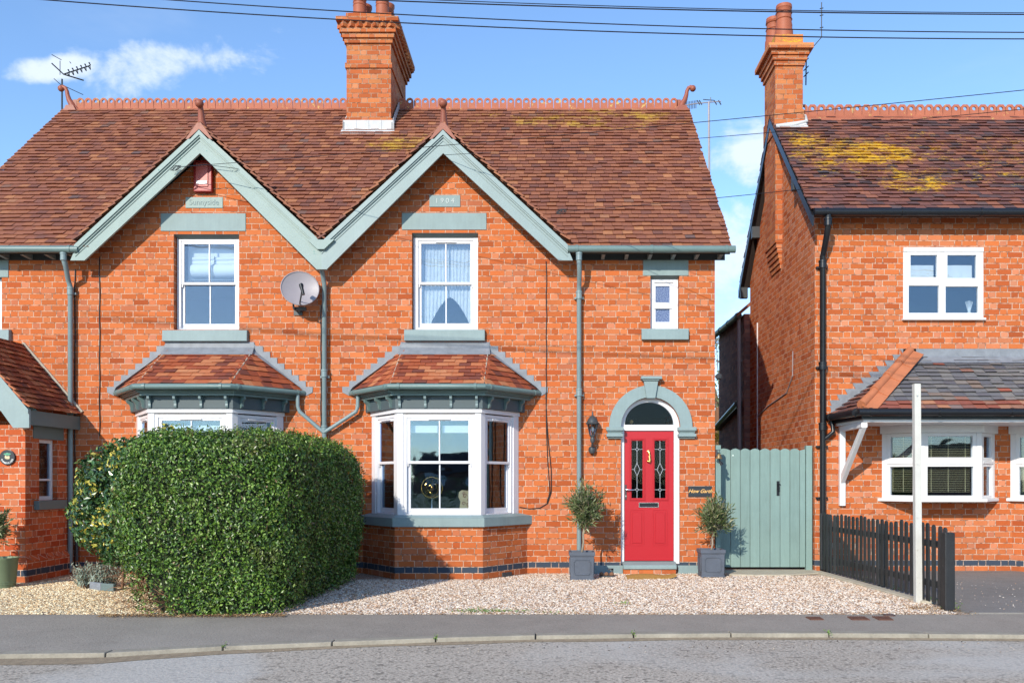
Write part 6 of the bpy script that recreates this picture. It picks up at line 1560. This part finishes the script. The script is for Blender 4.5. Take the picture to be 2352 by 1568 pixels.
o = leaf_cloud(p, np.tile([[0, 0, 1.]], (len(p), 1)), .026, .3, .4, seed=13).build('leaf_litter', leaf_mat('dry_leaf', [(0, (.10, .05, .025)), (.6, (.30, .17, .08)), (1, (.55, .40, .22))], .9, .1, 0))
o['kind'] = 'stuff'; o['label'] = 'dry brown leaf litter along the foot of the hedge and the fence end'; o['category'] = 'leaf litter'

# ------------------------------------------------------------------ overhead lines and aerials
def sagline(a, b_, sag, n=24, y0=None):
    a, b_ = Vector(a), Vector(b_); return [a+(b_-a)*(i/n)+Vector((0, 0, -4*sag*(i/n)*(1-i/n))) for i in range(n+1)]
def polyline(pts, y, n=40):
    us = np.array([p[0] for p in pts]); vs2 = np.array([p[1] for p in pts]); k_ = np.polyfit(us, vs2, 2)
    return [P3(u, float(np.polyval(k_, u)), y) for u in np.linspace(-900, 3300, n)]
LN = (([(99, 0), (612, 35), (1194, 66), (1776, 83.2), (2352, 90)], -4.9, .013, 'lowest of the four black overhead cables crossing the top of the photo'),
      ([(385, 0), (612, 15.6), (1194, 47.4), (1776, 67), (2352, 75)], -4.95, .012, 'second lowest of the four black overhead cables crossing the top'),
      ([(847, 0), (1194, 13.5), (1776, 27), (2352, 34)], -5.0, .014, 'thick upper overhead cable running just below the topmost one'),
      ([(986, 0), (1194, 7.8), (1776, 23.6), (2352, 30)], -5.1, .009, 'topmost thin overhead cable close above the thick one'))
for pts, y, r_, lb in LN: cable(polyline(pts, y), lb, r=r_*.42, group='overhead cables along the street', nm='overhead_cable')
cable(sagline(P3(407, 384, -.42), P3(2900, 150, -5.2), .05), 'thin service wire running up to the right from the left gable bargeboard', r=.004, group='service wires', nm='service_wire')
cable(sagline(P3(1287, 487, -.42), P3(2600, 345, -5.2), .04), 'thin service wire running right from the foot of the middle gable bargeboard', r=.004, group='service wires', nm='service_wire')
cable(sagline(P3(1022, 356, -.42), P3(2700, 215, -5.2), .06), 'thin service wire running right from near the top of the right gable', r=.0035, group='service wires', nm='service_wire')
cable([P3(407, 384, -.42), P3(470, 378, -.41), P3(548, 388, -.41)], 'short wire strung across the left gable in front of the alarm box', r=.004, group='service wires', nm='service_wire')
for k_, (u, v, lb) in enumerate(((404, 386, 'knot of wires and insulator on the left gable bargeboard'), (1290, 486, 'knot of wires and insulator low on the right gable bargeboard'))):
    m = MB()
    for i in range(7):
        a = random.uniform(0, 6.28); c = Vector(P3(u, v, -.42)); m.tube([c+Vector((.09*math.cos(a+q)*random.uniform(.4, 1), 0, .04*math.sin(a+q*1.7))) for q in np.linspace(0, 4, 8)], .0035, 4)
    o = m.build('wire_knot', M_IRON); o['label'] = lb; o['category'] = 'wiring'; o['group'] = 'wire fixings on the bargeboards'
ae = thing('tv_aerial', 'black television aerial on a mast at the left end of the main roof', 'aerial', (PX(142, 4.6), 4.6, 7.5))
ay = 4.6; Q = lambda u, v, y=ay: Vector(P3(u, v, y))
part(ae, 'mast', MB().tube([Q(142.5, 182), Q(142.5, 300)], .018, 8), M_IRON)
part(ae, 'boom', MB().tube([Q(119, 146), Q(146, 171), Q(192, 185)], .014, 6).tube([Q(146, 171), Q(207, 151)], .012, 6), M_BLACK)
m = MB()
for (a, b_) in (((119, 126), (141, 138)), ((124, 181), (143, 198)), ((152, 200), (191, 218)), ((160, 142), (163, 146)), ((138, 140), (138, 172))): m.tube([Q(*a), Q(*b_)], .007, 5)
for i in range(6):
    u = 158+i*9.6; v = 168-i*3.2
    for s1, s2 in ((-8, -2), (2, 8)):
        m.tube([Q(u-2, v+s1), Q(u+2, v+s2)], .012, 5)
    m.tube([Q(u, v-8, ay), Q(u+2, v+8, ay)], .007, 5)
part(ae, 'element', m, M_BLACK)
a2 = thing('tv_aerial', 'thin grey television aerial on a tall mast in the gap between the houses', 'aerial', (PX(1628, 6.2), 6.2, 4)); y2 = 6.2
Q2 = lambda u, v, y=y2: Vector(P3(u, v, y))
part(a2, 'mast', MB().tube([Q2(1628, 234), Q2(1629, 420), Vector((PX(1629, 6.2), 6.2, .0))], .024, 8), M_DISH)
m = MB().tube([Q2(1545, 247), Q2(1600, 238), Q2(1656, 233)], .012, 6); part(a2, 'boom', m, M_DISH)
m = MB()
for i in range(15):
    u = 1548+i*3.6; m.tube([Q2(u, 247-(u-1545)*.13-9), Q2(u, 247-(u-1545)*.13+9)], .008, 4)
for u in (1604, 1609, 1643, 1653): m.tube([Q2(u-3, 236-5), Q2(u+3, 236+5)], .014, 5)
m.tube([Q2(1615, 229), Q2(1640, 231)], .01, 5); m.tube([Q2(1632, 224), Q2(1633, 236)], .01, 5)
part(a2, 'element', m, M_IRON)
a3 = thing('tv_aerial', 'slim black aerial mast fixed to the right-hand chimney', 'aerial', (PX(1852, 2.5), 2.5, 8)); Q3 = lambda u, v, y=2.55: Vector(P3(u, v, y))
part(a3, 'mast', MB().tube([Q3(1851, 196), Q3(1852, 128)], .012, 6).tube([Q3(1868, 108), Q3(1887, 86), Q3(1887, 6)], .009, 6).tube([Q3(1852, 128), Q3(1868, 108)], .007, 6), M_IRON)
m = MB()
for v in (20, 36, 64): m.tube([Q3(1883, v+1), Q3(1891, v-1)], .009, 5)
for v in (123, 140, 158, 172): m.tube([Q3(1846, v+5), Q3(1857, v-6)], .010, 5)
part(a3, 'element', m, M_BLACK)

# ------------------------------------------------------------------ planting seen through the gap
def tree(name, label, loc, h, r, mat, n, size, seed, cat='tree', group=None, bare=False):
    th_ = thing(name, label, cat, loc, group); X, Y, Z = loc; g = random.Random(seed); m = MB()
    m.tube([(X, Y, Z), (X+.05*h*.1, Y, Z+h*.3), (X, Y, Z+h*.62)], [.05*h*.5, .04*h*.5, .015*h], 8)
    P_, N_ = [], []
    for i in range(26):
        a = g.uniform(0, 6.28); z1_ = Z+h*g.uniform(.35, 1.0); rr = r*g.uniform(.4, 1)*math.sin(min(1, (1.12-(z1_-Z)/h)*2.2)*1.57)
        e = Vector((X+rr*math.cos(a), Y+rr*math.sin(a), z1_)); s_ = Vector((X, Y, Z+h*g.uniform(.2, .55)*min(1, (z1_-Z)/h+.2))); m.tube([s_, (s_+e)/2+Vector((0, 0, .1)), e], [.014*h*.5, .008*h*.4, .003*h*.5], 5)
        c_, v_ = ell_pts(n//26, e, (r*.36, r*.36, r*.30), seed*50+i, .2); P_.append(c_); N_.append(v_)
    part(th_, 'trunk', m, M_TWIG); part(th_, 'crown', leaf_cloud(np.concatenate(P_), np.concatenate(N_), size, .8, .6, seed=seed), mat); return th_
M_YEL = leaf_mat('yellow_blossom', [(0, (.50, .34, .01)), (.5, (.85, .62, .02)), (1, (.9, .75, .08))], .7)
M_PALE = leaf_mat('spring_leaf', [(0, (.10, .12, .05)), (.6, (.22, .25, .12)), (1, (.36, .38, .24))], .7)
tree('forsythia_bush', 'yellow flowering bush glimpsed between the houses above the gate', (PX(1650, 9), 9.2, 0), 2.75, .9, M_YEL, 9000, .05, 3, 'bush')
tree('garden_tree', 'pale spring tree in the gap just beyond the yellow bush', (PX(1649, 19), 19, 0), 6.6, 1.6, M_PALE, 5000, .12, 4)
tree('garden_tree', 'bare greyish tree top seen highest in the gap between the houses', (PX(1656, 26), 26, 0), 8.2, 1.7, leaf_mat('bare_twig', [(0, (.12, .10, .09)), (1, (.26, .23, .21))], .9), 3000, .10, 6)

P_, N_ = [], []
for i in range(46):
    x = -75+i*3.3
    if -12 < x < 18: continue
    c_, v_ = ell_pts(330, (x, 58+random.uniform(-3, 3), random.uniform(1.5, 2.6)), (3.2, 2, random.uniform(2.2, 3.6)), 500+i, .5); P_.append(c_); N_.append(v_)
o = leaf_cloud(np.concatenate(P_), np.concatenate(N_), .75, .8, .7, seed=88).build('distant_wood', M_HOLLY); o['kind'] = 'stuff'; o['label'] = 'far-off belt of dark trees behind the houses'; o['category'] = 'trees'

# ------------------------------------------------------------------ across the street (seen only as reflections in the glass)
M_RENDER = paint('pale_render', (.45, .42, .38), .8, .1, .1)
for i, (x, w_, h) in enumerate(((-9.0, 8.5, 2.3), (38, 26, 3.4))):
    oh = thing('opposite_bungalow', ('low bungalow beyond the far side of the street, opposite the bay windows' if i == 0 else 'long low building beyond the far side of the street, opposite the right-hand house'), 'bungalow', (x, -78, -.14))
    part(oh, 'wall', MB().box(x-w_/2, x+w_/2, -84, -77.0, -.14, h), M_BRICK_D)
    m = MB().yz([(-76.6, h-.1), (-76.4, h-.1), (-80.5, h+2.0), (-84.6, h-.1)][::-1], x-w_/2-.3, x+w_/2+.3); part(oh, 'roof', m, M_DECK)
    for k_ in (-1, 1):
        part(oh, 'window', MB().box(x+k_*w_*.26-.9, x+k_*w_*.26+.9, -76.99, -76.95, .9, 2.0), M_WHITE)
m = MB(); g = np.random.default_rng(77); c_, v_ = rbox_pts(9000, (-14, -30.4, 0), (14, -29.6, 1.5), .3, 9)
oh = thing('front_hedge', 'long low hedge on the far side of the street behind the camera', 'hedge', (0, -30, -.14)); part(oh, 'foliage', leaf_cloud(c_, v_, .12, .8, .5, seed=3), M_LEAF)
MB().add([(-80, -200, -.045), (80, -200, -.045), (80, -22.02, -.045), (-80, -22.02, -.045)], [(0, 1, 2, 3)]).build('far_verge', M_GRASSG, **S_)
